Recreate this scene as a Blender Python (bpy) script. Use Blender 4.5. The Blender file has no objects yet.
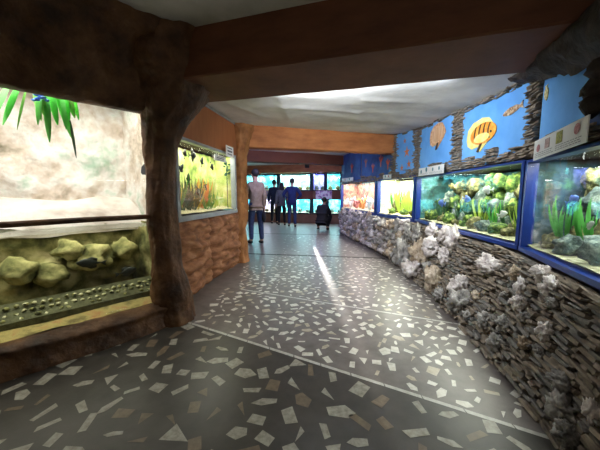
import bpy, bmesh, math, random
from mathutils import Vector, Matrix, noise
from math import radians as R, sin, cos, pi
random.seed(7)
sc = bpy.context.scene
col = sc.collection

# ---------------------------------------------------------------- camera, world, exposure, large lights
CAM_H, FPX, PITCH = 1.2, 280.0, math.atan(31 / 280)
cam = bpy.data.objects.new('camera', bpy.data.cameras.new('camera')); col.objects.link(cam)
cam.location = (0, 0, CAM_H); cam.rotation_euler = (pi / 2 - PITCH, 0, 0)
cam.data.sensor_width = 36; cam.data.lens = FPX / 600 * 36; cam.data.clip_start = .02
sc.camera = cam
sc.view_settings.view_transform = 'Standard'
try: sc.view_settings.look = 'None'
except Exception: pass
sc.view_settings.gamma = 1; sc.view_settings.use_curve_mapping = False
sc.view_settings.exposure = 0.0
w = bpy.data.worlds.new('world'); sc.world = w; w.use_nodes = True
w.node_tree.nodes['Background'].inputs[0].default_value = (.02, .025, .04, 1)
w.node_tree.nodes['Background'].inputs[1].default_value = .3

def area(name, loc, target, sx, sy, power, color=(1, 1, 1), parent=None, spread=None):
    l = bpy.data.lights.new(name, 'AREA'); l.shape = 'RECTANGLE'; l.size = sx; l.size_y = sy
    l.energy = power; l.color = color
    if spread: l.spread = R(spread)
    o = bpy.data.objects.new(name, l); col.objects.link(o)
    loc = Vector(loc); d = Vector(target) - loc
    rot = d.to_track_quat('-Z', 'Y').to_matrix().to_4x4()
    m = Matrix.Translation(loc) @ rot
    if parent: o.parent = parent; o.matrix_local = Matrix.Translation(-Vector(parent.location)) @ m
    else: o.matrix_world = m
    return o
# added unseen fill behind the camera, lifting the near ceiling
area('near_fill', (.2, -1.0, 2.1), (.2, 1.2, 2.5), 1.2, .3, 4.5, (1, .93, .8))
# daylight-coloured panel lamps set against the back of the near beam, shining into the bay behind it
area('bay_lamp', (.3, 2.74, 2.215), (1.5, 4.3, 1.25), 1.3, .09, 52, (.88, .93, 1))
area('bay_uplight', (.75, 2.64, 2.19), (1.3, 5.5, 2.5), 1.1, .04, 8, (.8, .88, 1))
area('far_bay_fill', (-.2, 6.0, 2.15), (-.3, 8.5, .3), 1.8, .12, 32, (.52, .5, 1))  # added unseen violet fill tinting the far floor
area('end_bay_fill', (0, 9.2, 2.2), (0, 10.6, .4), 2.2, .12, 24, (.42, .42, 1))  # added unseen violet fill for the end bay

# ---------------------------------------------------------------- geometry helpers
class MB:
    def __init__(s): s.v = []; s.f = []; s.m = []
    def add(s, vs, fs, mi=0):
        b = len(s.v); s.v += [tuple(v) for v in vs]; s.f += [tuple(i + b for i in f) for f in fs]; s.m += [mi] * len(fs)
    def quad(s, a, b, c, d, mi=0): s.add([a, b, c, d], [(0, 1, 2, 3)], mi)
    def hexa(s, lo, hi, mi=0):      # lo, hi: 4 points each
        s.add(list(lo) + list(hi), [(3, 2, 1, 0), (4, 5, 6, 7), (0, 1, 5, 4), (1, 2, 6, 5), (2, 3, 7, 6), (3, 0, 4, 7)], mi)
    def box(s, x0, x1, y0, y1, z0, z1, mi=0):
        s.hexa([(x0, y0, z0), (x1, y0, z0), (x1, y1, z0), (x0, y1, z0)], [(x0, y0, z1), (x1, y0, z1), (x1, y1, z1), (x0, y1, z1)], mi)
    def obox(s, c, hx, hy, hz, M=None, mi=0):
        M = M or Matrix.Identity(3); c = Vector(c)
        P = [c + M @ Vector((sx * hx, sy * hy, sz * hz)) for sz in (-1, 1) for sx, sy in ((-1, -1), (1, -1), (1, 1), (-1, 1))]
        s.hexa(P[:4], P[4:], mi)
    def grid(s, n, m, fn, mi=0, wrap=False):
        P = [fn(i / (n - 1 if not wrap else n), j / (m - 1)) for j in range(m) for i in range(n)]
        F = []
        for j in range(m - 1):
            for i in range(n if wrap else n - 1):
                k = (i + 1) % n
                F.append((j * n + i, j * n + k, (j + 1) * n + k, (j + 1) * n + i))
        s.add(P, F, mi)
    def tube(s, pts, rad, n=8, mi=0):
        pts = [Vector(p) for p in pts]; rs = rad if isinstance(rad, (list, tuple)) else [rad] * len(pts)
        rings = []
        for i, p in enumerate(pts):
            d = (pts[min(i + 1, len(pts) - 1)] - pts[max(i - 1, 0)]).normalized()
            a = d.cross(Vector((.13, .21, 1)) if abs(d.z) < .9 else Vector((1, .1, 0))).normalized(); b = d.cross(a)
            rings.append([p + (a * cos(t) + b * sin(t)) * rs[i] for t in [2 * pi * k / n for k in range(n)]])
        V = [v for r in rings for v in r]; F = []
        for i in range(len(pts) - 1):
            for k in range(n): F.append((i * n + k, i * n + (k + 1) % n, (i + 1) * n + (k + 1) % n, (i + 1) * n + k))
        F.append(tuple(reversed(range(n)))); F.append(tuple(range((len(pts) - 1) * n, len(pts) * n)))
        s.add(V, F, mi)
    def lump(s, c, r, seed=0, sub=2, rough=.35, freq=1.6, mi=0, pit=0):
        r = Vector(r) if not isinstance(r, (int, float)) else Vector((r, r, r))
        V, F = ICO[sub]; out = []
        for v in V:
            k = 1 + rough * noise.noise(v * freq + Vector((seed * 7.3, seed * 3.1, seed))) + rough * .35 * noise.noise(v * freq * 3.1 + Vector((seed, 5, 2)))
            if pit: k += pit * (.18 - abs(noise.noise(v * 3.2 + Vector((seed * 2.1, 1, 7))))) + pit * .5 * (.15 - abs(noise.noise(v * 7 + Vector((3, seed, 7)))))
            out.append((c[0] + v.x * r.x * k, c[1] + v.y * r.y * k, c[2] + v.z * r.z * k))
        s.add(out, F, mi)
ICO = {}
for sb in (1, 2, 3, 4):
    b = bmesh.new(); bmesh.ops.create_icosphere(b, subdivisions=sb, radius=1)
    ICO[sb] = ([v.co.copy() for v in b.verts], [tuple(v.index for v in f.verts) for f in b.faces]); b.free()

def P3(o): return Vector(o.location)
def build(mb, name, mats, parent=None, smooth=False, label=None, cat=None, group=None, kind=None):
    mats = mats if isinstance(mats, (list, tuple)) else [mats]
    if parent is not None: off = ROOTLOC[parent.name]
    else:
        xs = [v[0] for v in mb.v]; ys = [v[1] for v in mb.v]; zs = [v[2] for v in mb.v]
        off = Vector(((min(xs) + max(xs)) / 2, (min(ys) + max(ys)) / 2, min(zs)))
    me = bpy.data.meshes.new(name); me.from_pydata([(v[0] - off.x, v[1] - off.y, v[2] - off.z) for v in mb.v], [], mb.f)
    for m in mats: me.materials.append(m)
    for p, i in zip(me.polygons, mb.m): p.material_index = i; p.use_smooth = smooth
    me.update()
    b = bmesh.new(); b.from_mesh(me); bmesh.ops.recalc_face_normals(b, faces=b.faces); b.to_mesh(me); b.free()
    o = bpy.data.objects.new(name, me); col.objects.link(o)
    if parent is not None: o.parent = parent; ROOTLOC[o.name] = off
    else: o.location = off; ROOTLOC[o.name] = off
    tag(o, label, cat, group, kind)
    return o
ROOTLOC = {}
def tag(o, label=None, cat=None, group=None, kind=None):
    if label: o['label'] = label
    if cat: o['category'] = cat
    if group: o['group'] = group
    if kind: o['kind'] = kind
def thing(name, loc, label, cat, group=None):
    o = bpy.data.objects.new(name, None); col.objects.link(o); o.location = loc; o.empty_display_size = .1
    tag(o, label, cat, group); ROOTLOC[o.name] = Vector(loc); return o

# ---------------------------------------------------------------- sight lines of the survey: where a ray from the surveyor meets a wall or floor
def ray(x, y):
    v = 225 - y; c, s = cos(PITCH), sin(PITCH)
    return Vector((x - 300, FPX * c + v * s, v * c - FPX * s))
def on_z(x, y, z=0.):
    r = ray(x, y); return Vector((0, 0, CAM_H)) + r * ((z - CAM_H) / r.z)
class Path:
    """a wall line in plan; off > 0 is towards the corridor"""
    def __init__(s, pts, left):
        s.p = [Vector(p) for p in pts]; s.left = left
        s.L = [0]
        for a, b in zip(s.p, s.p[1:]): s.L.append(s.L[-1] + (b - a).length)
        s.n = []
        seg = [((b - a).normalized()) for a, b in zip(s.p, s.p[1:])]
        for i in range(len(s.p)):
            t = (seg[max(i - 1, 0)] + seg[min(i, len(seg) - 1)]).normalized()
            s.n.append(Vector((-t.y, t.x)) if left else Vector((t.y, -t.x)))
    def at(s, u, z, off=0.):
        i = 0
        while i < len(s.p) - 2 and u > s.L[i + 1]: i += 1
        k = (u - s.L[i]) / (s.L[i + 1] - s.L[i]); q = s.p[i].lerp(s.p[i + 1], k)
        n = s.n[i].lerp(s.n[i + 1], min(max(k, 0), 1)).normalized(); q = q + n * off
        return Vector((q.x, q.y, z))
    def frame(s, u):
        a, b = s.at(u - .01, 0), s.at(u + .01, 0); t = (b - a).normalized()
        n = (s.at(u, 0, .1) - s.at(u, 0)).normalized()
        return t, n
    def hit(s, x, y, off=0.):
        r = ray(x, y); best = None
        for i in range(len(s.p) - 1):
            a = s.at(s.L[i] + 1e-6, 0, off).to_2d(); b = s.at(s.L[i + 1] - 1e-6, 0, off).to_2d(); d = b - a
            det = r.x * (-d.y) + r.y * d.x
            if abs(det) < 1e-9: continue
            k = (a.x * (-d.y) + a.y * d.x) / det; e = ((r.x * k - a.x) * d.x + (r.y * k - a.y) * d.y) / d.length_squared
            lo = -1e-6 if i else -50; hi = 1 + 1e-6 if i < len(s.p) - 2 else 50
            if k > 0 and lo <= e <= hi:
                dist = abs(e - .5)
                if best is None or k < best[0]: best = (k, s.L[i] + e * (s.L[i + 1] - s.L[i]), CAM_H + r.z * k)
        return best[1], best[2]

RW = Path([(.8, -1.2), (1.05, .1), (1.55, 1.5), (1.83, 2.27), (1.98, 4.76), (1.27, 8.7)], True)      # right glass line
RF = Path([(.55, -1.2), (.92, .1), (1.26, 1.3), (1.5, 2.68), (1.64, 4.46), (1.53, 6.3), (1.27, 8.6)], True)    # right wall foot
L1 = Path([(-3.2, .47), (-1.22, 2.6)], False)         # big tank on the left
L2 = Path([(-1.40, 2.75), (-1.07, 4.87)], False)       # second tank on the left
FW = Path([(-3.6, 12.56), (2.9, 10.79)], False)       # end wall
uB, uC, uD = RW.L[3], RW.L[4], RW.L[5]

# ---------------------------------------------------------------- materials
def mat(name, base=(.5, .5, .5), rough=.7, metal=0, spec=.5):
    m = bpy.data.materials.new(name); m.use_nodes = True
    b = m.node_tree.nodes['Principled BSDF']
    b.inputs['Base Color'].default_value = (*base, 1); b.inputs['Roughness'].default_value = rough
    b.inputs['Metallic'].default_value = metal; b.inputs['Specular IOR Level'].default_value = spec
    return m
def nmat(name, cols, scale=6, rough=.8, bump=.3, detail=6, bscale=None, bdist=.02, stretch=(1, 1, 1), spec=.4, kind='noise', pos=None, rgh=.6):
    """noise-mixed colours with bump"""
    m = mat(name, cols[0], rough, 0, spec); nt = m.node_tree; N = nt.nodes; Lk = nt.links
    b = N['Principled BSDF']
    tc = N.new('ShaderNodeTexCoord'); mp = N.new('ShaderNodeMapping'); mp.inputs['Scale'].default_value = stretch
    Lk.new(tc.outputs['Object'], mp.inputs[0])
    if kind == 'voronoi':
        t = N.new('ShaderNodeTexVoronoi'); t.inputs['Scale'].default_value = scale; out = t.outputs['Color']
        sp = N.new('ShaderNodeSeparateColor'); Lk.new(out, sp.inputs[0]); out = sp.outputs[0]
    else:
        t = N.new('ShaderNodeTexNoise'); t.inputs['Scale'].default_value = scale; t.inputs['Detail'].default_value = detail
        t.inputs['Roughness'].default_value = rgh; out = t.outputs['Fac']
    Lk.new(mp.outputs[0], t.inputs['Vector'])
    cr = N.new('ShaderNodeValToRGB'); e = cr.color_ramp.elements
    n = len(cols); ps = pos or [(.32 + .36 * i / (n - 1)) if kind == 'noise' else i / (n - 1) for i in range(n)]
    e[0].position = ps[0]; e[0].color = (*cols[0], 1); e[1].position = ps[-1]; e[1].color = (*cols[-1], 1)
    for i in range(1, n - 1):
        q = e.new(ps[i]); q.color = (*cols[i], 1)
    Lk.new(out, cr.inputs[0]); Lk.new(cr.outputs[0], b.inputs['Base Color'])
    if bump:
        t2 = N.new('ShaderNodeTexNoise'); t2.inputs['Scale'].default_value = bscale or scale * 4; t2.inputs['Detail'].default_value = 5
        Lk.new(mp.outputs[0], t2.inputs['Vector'])
        bp = N.new('ShaderNodeBump'); bp.inputs['Strength'].default_value = bump; bp.inputs['Distance'].default_value = bdist
        Lk.new(t2.outputs['Fac'], bp.inputs['Height']); Lk.new(bp.outputs[0], b.inputs['Normal'])
    return m
def glass(name, tint=(1, 1, 1), refl=.08):
    m = bpy.data.materials.new(name); m.use_nodes = True; nt = m.node_tree; N = nt.nodes
    N.remove(N['Principled BSDF']); out = N['Material Output']
    t = N.new('ShaderNodeBsdfTransparent'); t.inputs[0].default_value = (*tint, 1)
    g = N.new('ShaderNodeBsdfGlossy'); g.inputs['Roughness'].default_value = .02
    lw = N.new('ShaderNodeLayerWeight'); lw.inputs[0].default_value = .5
    pw = N.new('ShaderNodeMath'); pw.operation = 'POWER'; pw.inputs[1].default_value = 5; nt.links.new(lw.outputs['Facing'], pw.inputs[0])
    ma = N.new('ShaderNodeMath'); ma.operation = 'MULTIPLY_ADD'; ma.inputs[1].default_value = .7; ma.inputs[2].default_value = refl * .35; nt.links.new(pw.outputs[0], ma.inputs[0])
    mx = N.new('ShaderNodeMixShader'); nt.links.new(ma.outputs[0], mx.inputs[0]); nt.links.new(t.outputs[0], mx.inputs[1]); nt.links.new(g.outputs[0], mx.inputs[2])
    nt.links.new(mx.outputs[0], out.inputs[0]); return m

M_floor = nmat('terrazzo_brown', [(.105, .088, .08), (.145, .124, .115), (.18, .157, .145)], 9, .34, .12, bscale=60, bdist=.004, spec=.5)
M_floor2 = nmat('terrazzo_near_shaded', [(.03, .026, .022), (.043, .037, .031), (.055, .048, .041)], 7, .36, .12, bscale=60, bdist=.004, spec=.5)  # near panel: its own darker tone, with shade added into the colour
M_chip = nmat('marble_chip', [(.5, .47, .4), (.66, .63, .56), (.74, .72, .67)], 30, .3, 0)
M_chip2 = nmat('marble_chip_tan', [(.34, .27, .19), (.46, .4, .3), (.5, .46, .38)], 30, .3, 0)
M_chip3 = nmat('marble_chip_shaded', [(.2, .18, .145), (.31, .29, .24), (.4, .38, .32)], 30, .35, 0)  # near chips: darker copy, shade put into the colour
M_chip4 = nmat('marble_chip_tan_shaded', [(.12, .09, .06), (.2, .15, .1)], 30, .35, 0)  # near tan chips, darkened with shade in the colour
M_strip = nmat('floor_strip', [(.42, .41, .36), (.6, .58, .54)], 30, .35, 0)
M_joint = mat('floor_joint', (.025, .022, .02), .9)
M_ceil = nmat('plaster_ceiling', [(.5, .49, .46), (.62, .61, .58), (.7, .69, .66)], 2.2, .85, .35, bscale=3.5, bdist=.03)
M_wall = nmat('dark_plaster', [(.16, .1, .07), (.24, .16, .11)], 3, .9, .3)
M_wallfar = nmat('far_plaster', [(.2, .1, .06), (.3, .16, .1)], 3, .9, .3)
M_beam = nmat('orange_beam', [(.3, .1, .03), (.42, .15, .045), (.5, .19, .06)], 3, .7, .15, stretch=(1, 1, 3))
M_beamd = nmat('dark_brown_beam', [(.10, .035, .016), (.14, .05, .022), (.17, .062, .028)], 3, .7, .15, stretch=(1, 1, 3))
M_beamr = nmat('reddish_beam', [(.12, .04, .014), (.17, .058, .02)], 3, .7, .15)
M_panel = nmat('orange_panel', [(.30, .10, .035), (.37, .135, .05)], 4, .55, .1, stretch=(3, 3, .6))
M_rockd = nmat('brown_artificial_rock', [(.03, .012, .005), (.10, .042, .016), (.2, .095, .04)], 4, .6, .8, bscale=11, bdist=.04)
M_rockk = nmat('dark_brown_rock', [(.012, .009, .008), (.035, .025, .02), (.07, .05, .035)], 7, .7, .8, bscale=16, bdist=.03)  # even dark brown of the hanging rock
M_rocko = nmat('orange_artificial_rock', [(.2, .075, .02), (.34, .14, .045), (.45, .2, .07)], 5, .7, .7, bscale=14, bdist=.03)
M_cloth = nmat('crumpled_brown_rock', [(.13, .05, .022), (.3, .125, .055), (.46, .22, .11)], 4, .8, .7, bscale=9, bdist=.03, stretch=(1, 1, 2.5))
M_slate = nmat('slate', [(.08, .065, .055), (.2, .16, .12), (.32, .26, .2), (.46, .4, .33)], 11, .85, .5, bscale=30, bdist=.01, stretch=(1, 1, 3), pos=[.25, .45, .6, .78])
M_slate2 = nmat('slate_grey', [(.08, .075, .07), (.19, .175, .155), (.3, .28, .25)], 13, .85, .5, bscale=30, bdist=.01, stretch=(1, 1, 3))
M_mortar = nmat('slate_mortar', [(.06, .05, .042), (.15, .125, .1)], 8, .95, .4)
M_lime = nmat('pale_limestone', [(.2, .165, .155), (.66, .58, .55), (.88, .82, .8)], 10, .9, .8, bscale=24, bdist=.025, pos=[.3, .46, .6])
M_lime2 = nmat('grey_limestone', [(.10, .095, .09), (.32, .3, .28), (.56, .53, .5)], 9, .9, .8, bscale=22, bdist=.025, pos=[.3, .47, .65])
M_limeo = nmat('tan_limestone', [(.16, .12, .08), (.46, .36, .26), (.66, .56, .45)], 10, .9, .8, bscale=24, bdist=.025, pos=[.3, .47, .62])
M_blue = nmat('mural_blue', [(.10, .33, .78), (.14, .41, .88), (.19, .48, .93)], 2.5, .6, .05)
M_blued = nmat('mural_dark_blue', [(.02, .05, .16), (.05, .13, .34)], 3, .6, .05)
M_frame = mat('blue_frame', (.01, .035, .22), .35)
M_dframe = mat('dark_frame', (.02, .022, .03), .5)
M_greyframe = nmat('grey_sill', [(.28, .3, .32), (.4, .43, .45)], 6, .6, .1)
M_glass = glass('aquarium_glass')
M_water = glass('water_surface', (.85, .95, .88))
M_white = mat('white_card', (.8, .8, .78), .5)
M_ink = mat('grey_ink', (.12, .12, .13), .6)
M_black = mat('black', (.012, .012, .014), .6)
M_darkbox = mat('tank_hood', (.03, .03, .035), .8)
def c_mat(n, c, r=.6): return mat(n, c, r)
M_tube = bpy.data.materials.new('lamp_tube'); M_tube.use_nodes = True
_b = M_tube.node_tree.nodes['Principled BSDF']; _b.inputs['Emission Color'].default_value = (.85, .93, 1, 1); _b.inputs['Emission Strength'].default_value = 6

# ---------------------------------------------------------------- floor with terrazzo chips
fl = MB()
S1a, S1b = Vector((-3.0, 3.60)), Vector((2.2, .74))         # strip 1 line through (-1.15,2.57) and (1.22,1.27)
def s1(x): return 2.57 - (x + 1.15) * .5485
def s2(x): return 3.30 - (x + .43) * .431
def s3(x): return 5.54 - (x + .91) * .155
X0, X1, YB, YF = -5.5, 4.5, -3.2, 13.5
def xs(n): return [X0 + (X1 - X0) * i / n for i in range(n + 1)]
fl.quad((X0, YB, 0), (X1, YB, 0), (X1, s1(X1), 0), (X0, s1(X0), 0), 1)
fl.quad((X0, s1(X0), 0), (X1, s1(X1), 0), (X1, YF, 0), (X0, YF, 0), 0)
def strip(f, a, b, w, mi, z=.0012):
    n = 14
    for i in range(n):
        x0 = a + (b - a) * i / n; x1 = a + (b - a) * (i + .97) / n
        fl.quad((x0, f(x0) - w, z), (x1, f(x1) - w, z), (x1, f(x1) + w, z), (x0, f(x0) + w, z), mi)
strip(s1, -1.2, 1.5, .015, 4); strip(s2, -.75, 1.6, .013, 4); strip(s3, -1.3, 1.6, .035, 5)
strip(lambda x: s3(x) + 2.9, -1.5, 1.5, .03, 5)
pts = []; cell = {}
def chips(n, rmin, smin, smax, zone, ma=2, mb_=3):
    k = 0
    for _ in range(n):
        x = random.uniform(-1.9, 1.75); y = random.uniform(.75, 8.5)
        if not zone(x, y): continue
        key = (int(x / .2 + 50), int(y / .2 + 50)); ok = True
        for dx in (-1, 0, 1):
            for dy in (-1, 0, 1):
                for q in cell.get((key[0] + dx, key[1] + dy), ()):
                    if (q[0] - x) ** 2 + (q[1] - y) ** 2 < rmin * rmin: ok = False
        if not ok: continue
        cell.setdefault(key, []).append((x, y)); k += 1
        L = random.uniform(smin, smax); W = L * random.choice([.35, .45, .6, .75, .3]); a = random.uniform(0, pi)
        nn = random.choice([3, 4, 4, 4, 5]); vs = []
        for i in range(nn):
            t = 2 * pi * (i + random.uniform(-.16, .16)) / nn + pi / nn
            px, py = cos(t) * L * .66, sin(t) * W * .66
            vs.append((x + px * cos(a) - py * sin(a), y + px * sin(a) + py * cos(a), .0015))
        fl.add(vs, [tuple(range(nn))], ma if random.random() < .75 else mb_)
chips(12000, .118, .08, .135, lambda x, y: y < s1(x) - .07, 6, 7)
chips(14000, .080, .05, .10, lambda x, y: s1(x) + .06 < y < s2(x) - .05 and x > -.95)
chips(12000, .078, .04, .095, lambda x, y: s2(x) + .05 < y < 4.6 and x > -.75 - .12 * (y - 3))
chips(9000, .085, .035, .08, lambda x, y: 4.6 <= y < s3(x) - .06 and x > -.55)
chips(4000, .14, .04, .08, lambda x, y: s3(x) + .1 < y < 8.2 and x > -.4)
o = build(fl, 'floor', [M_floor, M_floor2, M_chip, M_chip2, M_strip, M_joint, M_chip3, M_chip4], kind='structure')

# ---------------------------------------------------------------- ceiling and outer walls
ce = MB()
CREASE = []
for a_, b_ in (((280, 109), (357, 111)), ((278, 98), (292, 124)), ((366, 97), (414, 95)), ((357, 111), (372, 130)), ((225, 104), (262, 118))):
    pa, pb = on_z(*a_, 2.33), on_z(*b_, 2.33); CREASE.append((pa.x, pa.y, pb.x, pb.y, .013))
def zc(x, y):
    if y < 2.3: return 2.46
    t = min(max((x + 1) / 2.9, 0), 1); zr = 2.09 + (min(max(y, 2.2), 5.6) - 2.2) / 3.4 * .24
    z = 2.36 * (1 - t * t) + zr * t * t
    for (ax, ay, bx_, by_, h) in CREASE:
        dx, dy = bx_ - ax, by_ - ay; q = min(max(((x - ax) * dx + (y - ay) * dy) / (dx * dx + dy * dy), 0), 1)
        d = math.hypot(x - ax - q * dx, y - ay - q * dy)
        if d < .09: z -= h * (1 - d / .09)
    return z + .012 * noise.noise(Vector((x * 1.5, y * 1.5, 0))) + .012 * abs(noise.noise(Vector((x * 1.1 + 3, y * 2.3, 1))))
ce.grid(260, 240, lambda u, v: (X0 + (X1 - X0) * u, 2.3 + (YF - 2.3) * v, zc(X0 + (X1 - X0) * u, 2.31 + (YF - 2.3) * v)))
build(ce, 'ceiling', M_ceil, smooth=True, kind='structure')
ce2 = MB(); ce2.grid(30, 20, lambda u, v: (X0 + (X1 - X0) * u, YB + (2.6 - YB) * v, 2.46 + .01 * noise.noise(Vector((u * 9, v * 6, 4)))))
build(ce2, 'ceiling', M_ceil, smooth=True, kind='structure')
def slab(name, a, b, z0, z1, t=.1, m=None):
    mb = MB(); a, b = Vector(a), Vector(b); d = (b - a).normalized(); n = Vector((-d.y, d.x)) * t
    q = [a, b, b + n, a + n]
    mb.hexa([(p.x, p.y, z0) for p in q], [(p.x, p.y, z1) for p in q]); return build(mb, name, m or M_wall, kind='structure')
slab('wall_back', (X1, -3.1), (X0, -3.1), 0, 2.6)
slab('wall_left', (-5.4, YB), (-5.4, YF), 0, 2.6)
slab('wall_right', (4.4, YF), (4.4, YB), 0, 2.6)
slab('wall_far', (-5.4, 13.3), (4.4, 13.3), 0, 2.6)

# ---------------------------------------------------------------- beams
def beam(c4, z0, z1, label, m=M_beam):
    mb = MB(); n = 24
    # front/back edges as slightly uneven timber casing
    f0, f1, b1, b0 = [Vector(p) for p in c4]
    def ring(t):
        f = f0.lerp(f1, t); b = b0.lerp(b1, t)
        za = z0[0] + (z0[1] - z0[0]) * t; zb = z1[0] + (z1[1] - z1[0]) * t; w = .006 * noise.noise(Vector((t * 14, za, 3)))
        e = (b - f).normalized() * .012
        return [(f.x, f.y, za + .012 + w), (f.x + e.x, f.y + e.y, za + w), (b.x - e.x, b.y - e.y, za - w), (b.x, b.y, za + .012), (b.x, b.y, zb), (f.x, f.y, zb)]
    V = []; F = []
    for i in range(n + 1): V += ring(i / n)
    for i in range(n):
        for k in range(6): F.append((i * 6 + k, i * 6 + (k + 1) % 6, (i + 1) * 6 + (k + 1) % 6, (i + 1) * 6 + k))
    F += [(5, 4, 3, 2, 1, 0), tuple(n * 6 + k for k in range(6))]
    mb.add(V, F)
    return build(mb, 'ceiling_beam', m, label=label, cat='beam')
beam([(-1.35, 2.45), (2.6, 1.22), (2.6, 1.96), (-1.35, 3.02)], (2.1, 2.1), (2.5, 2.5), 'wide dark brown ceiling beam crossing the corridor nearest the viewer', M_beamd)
beam([(-1.0, 4.89), (2.0, 5.6), (2.0, 5.85), (-1.0, 5.14)], (2.0, 1.99), (2.42, 2.42), 'bright orange ceiling beam springing from the orange rock pillar')
beam([(-3.0, 7.1), (1.5, 8.6), (1.5, 8.95), (-3.0, 7.45)], (2.07, 2.07), (2.45, 2.45), 'dark reddish ceiling beam deep in the corridor, behind the bright orange one', M_beamr)

# added light hidden behind the deep beam: makes the bright stripe on the floor
sp = thing('added_slit_light', (.22, 9.05, 2.12), 'added black slit light hidden behind the deep reddish beam', 'spotlight')
sd = (Vector((.47, 2.3, 0)) - Vector((.22, 9.05, 2.12))).normalized(); sM = sd.to_track_quat('-Z', 'Y').to_matrix()
mb = MB(); o0 = Vector((.22, 9.05, 2.12))
for s in (-1, 1):
    mb.obox(o0 + sM @ Vector((s * .0312, 0, -.15)), .03, .06, .001, sM)     # the two jaws of the slit
    mb.obox(o0 + sM @ Vector((s * .062, 0, -.05)), .002, .062, .11, sM); mb.obox(o0 + sM @ Vector((0, s * .062, -.05)), .062, .002, .11, sM)
mb.obox(o0 + sM @ Vector((0, 0, .06)), .062, .062, .002, sM)
build(mb, 'housing', M_black, sp)
mb = MB(); mb.tube([o0 + Vector((0, .05, .05)), o0 + Vector((0, .06, .3))], .01); build(mb, 'bracket', M_black, sp)
l = bpy.data.lights.new('stripe_light', 'SPOT'); l.energy = 1500; l.spot_size = R(50); l.spot_blend = .6; l.shadow_soft_size = .0012; l.color = (1, .95, .88)
lo = bpy.data.objects.new('stripe_light', l); col.objects.link(lo); lo.parent = sp; lo.rotation_euler = sd.to_track_quat('-Z', 'Y').to_euler()

# ---------------------------------------------------------------- aquariums
def leaf_blade(mb, base, top, w, n=6, mi=0, bend=(0, 0, 0)):
    base, top, bend = Vector(base), Vector(top), Vector(bend); d = top - base
    sd_ = d.cross(Vector((.4, 1, .1))).normalized()
    V = []; F = []
    for i in range(n + 1):
        t = i / n; c = base + d * t + bend * (t * (1 - t) * 4); ww = w * (sin(pi * min(t * .9 + .08, 1)) ** .7) * .5
        V += [c - sd_ * ww, c + Vector((0, 0, 0)) + d.cross(sd_).normalized() * ww * .35, c + sd_ * ww]
    for i in range(n):
        for k in (0, 1): F.append((i * 3 + k, i * 3 + k + 1, (i + 1) * 3 + k + 1, (i + 1) * 3 + k))
    mb.add(V, F, mi)

def aquarium(path, u0, u1, z0, z1, depth, label, back, gravel, power, lcol=(1, 1, 1), fm=M_frame, fw=.045, group=None, posts=(1, 1), name='aquarium', gh=.06, lift=.0, relief=.04):
    mid = path.at((u0 + u1) / 2, z0); root = thing(name, mid, label, 'aquarium', group)
    A = lambda u, z, off: path.at(u, z, off)
    def bar(mb, ua, ub, za, zb, oa, ob):
        n = max(1, int((ub - ua) / .5)) if ub - ua > .6 else 1
        for i in range(n):
            a = ua + (ub - ua) * i / n; b = ua + (ub - ua) * (i + 1) / n
            mb.hexa([A(a, za, ob), A(b, za, ob), A(b, za, oa), A(a, za, oa)], [A(a, zb, ob), A(b, zb, ob), A(b, zb, oa), A(a, zb, oa)])
    f = MB()
    bar(f, u0, u1, z0 - fw, z0, -.05, .035); bar(f, u0, u1, z1, z1 + fw * .6, -.05, .03)
    if posts[0]: bar(f, u0, u0 + fw, z0, z1, -.05, .03)
    if posts[1]: bar(f, u1 - fw, u1, z0, z1, -.05, .03)
    build(f, 'frame', fm, root)
    g = MB(); bar(g, u0 + fw * posts[0], u1 - fw * posts[1], z0, z1, -.012, -.002); build(g, 'glass', M_glass, root)
    bk = MB(); s = random.random() * 50
    def bf(u, v):
        uu = u0 + (u1 - u0) * u; z = z0 + (z1 - z0) * v
        return A(uu, z, -depth + relief * noise.noise(Vector((uu * 3 + s, z * 3, 0))) + relief * .5 * noise.noise(Vector((uu * 9 + s, z * 9, 0))))
    bk.grid(max(12, int((u1 - u0) * 18)), 16, bf); build(bk, 'back_panel', back, root, smooth=True)
    hd = MB()
    bar(hd, u0, u1, z1 + fw * .6, z1 + fw * .6 + .02, -depth - .02, -.05)                 # lid
    for a, b in ((u0, u0 + .012), (u1 - .012, u1)): sdp = MB(); bar(sdp, a, b, z0, z1 + .02, -depth, -.05); build(sdp, 'side_panel', back, root)
    bar(hd, u0, u1, z0 - .03, z0 - .005, -depth, -.05)
    bar(hd, u0, u1, z0 - .03, z1 + .04, -depth - relief - .03, -depth - relief - .02)
    build(hd, 'casing', M_darkbox, root)
    gv = MB()
    gv.grid(max(10, int((u1 - u0) * 16)), 8, lambda u, v: A(u0 + (u1 - u0) * u, z0 + .004 + gh * (.35 + .65 * v) * (.7 + .6 * noise.noise(Vector((u * 7 + s, v * 3, 1)))), -.015 - (depth - .015) * v))
    build(gv, 'gravel', gravel, root, smooth=True)
    um = (u0 + u1) / 2; t, n = path.frame(um)
    c = A(um, z1 + .01, -depth * .42)
    L = bpy.data.lights.new('tank_lamp', 'AREA'); L.shape = 'RECTANGLE'; L.size = (u1 - u0) * .92; L.size_y = depth * .5; L.energy = power; L.color = lcol
    lo = bpy.data.objects.new('tank_lamp', L); col.objects.link(lo)
    m = Matrix((t, n, Vector((0, 0, 1)))).transposed()
    if m.determinant() < 0: m = Matrix((-t, n, Vector((0, 0, 1)))).transposed()
    lo.parent = root; lo.matrix_local = Matrix.Translation(c - mid) @ m.to_4x4()
    return root

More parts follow.
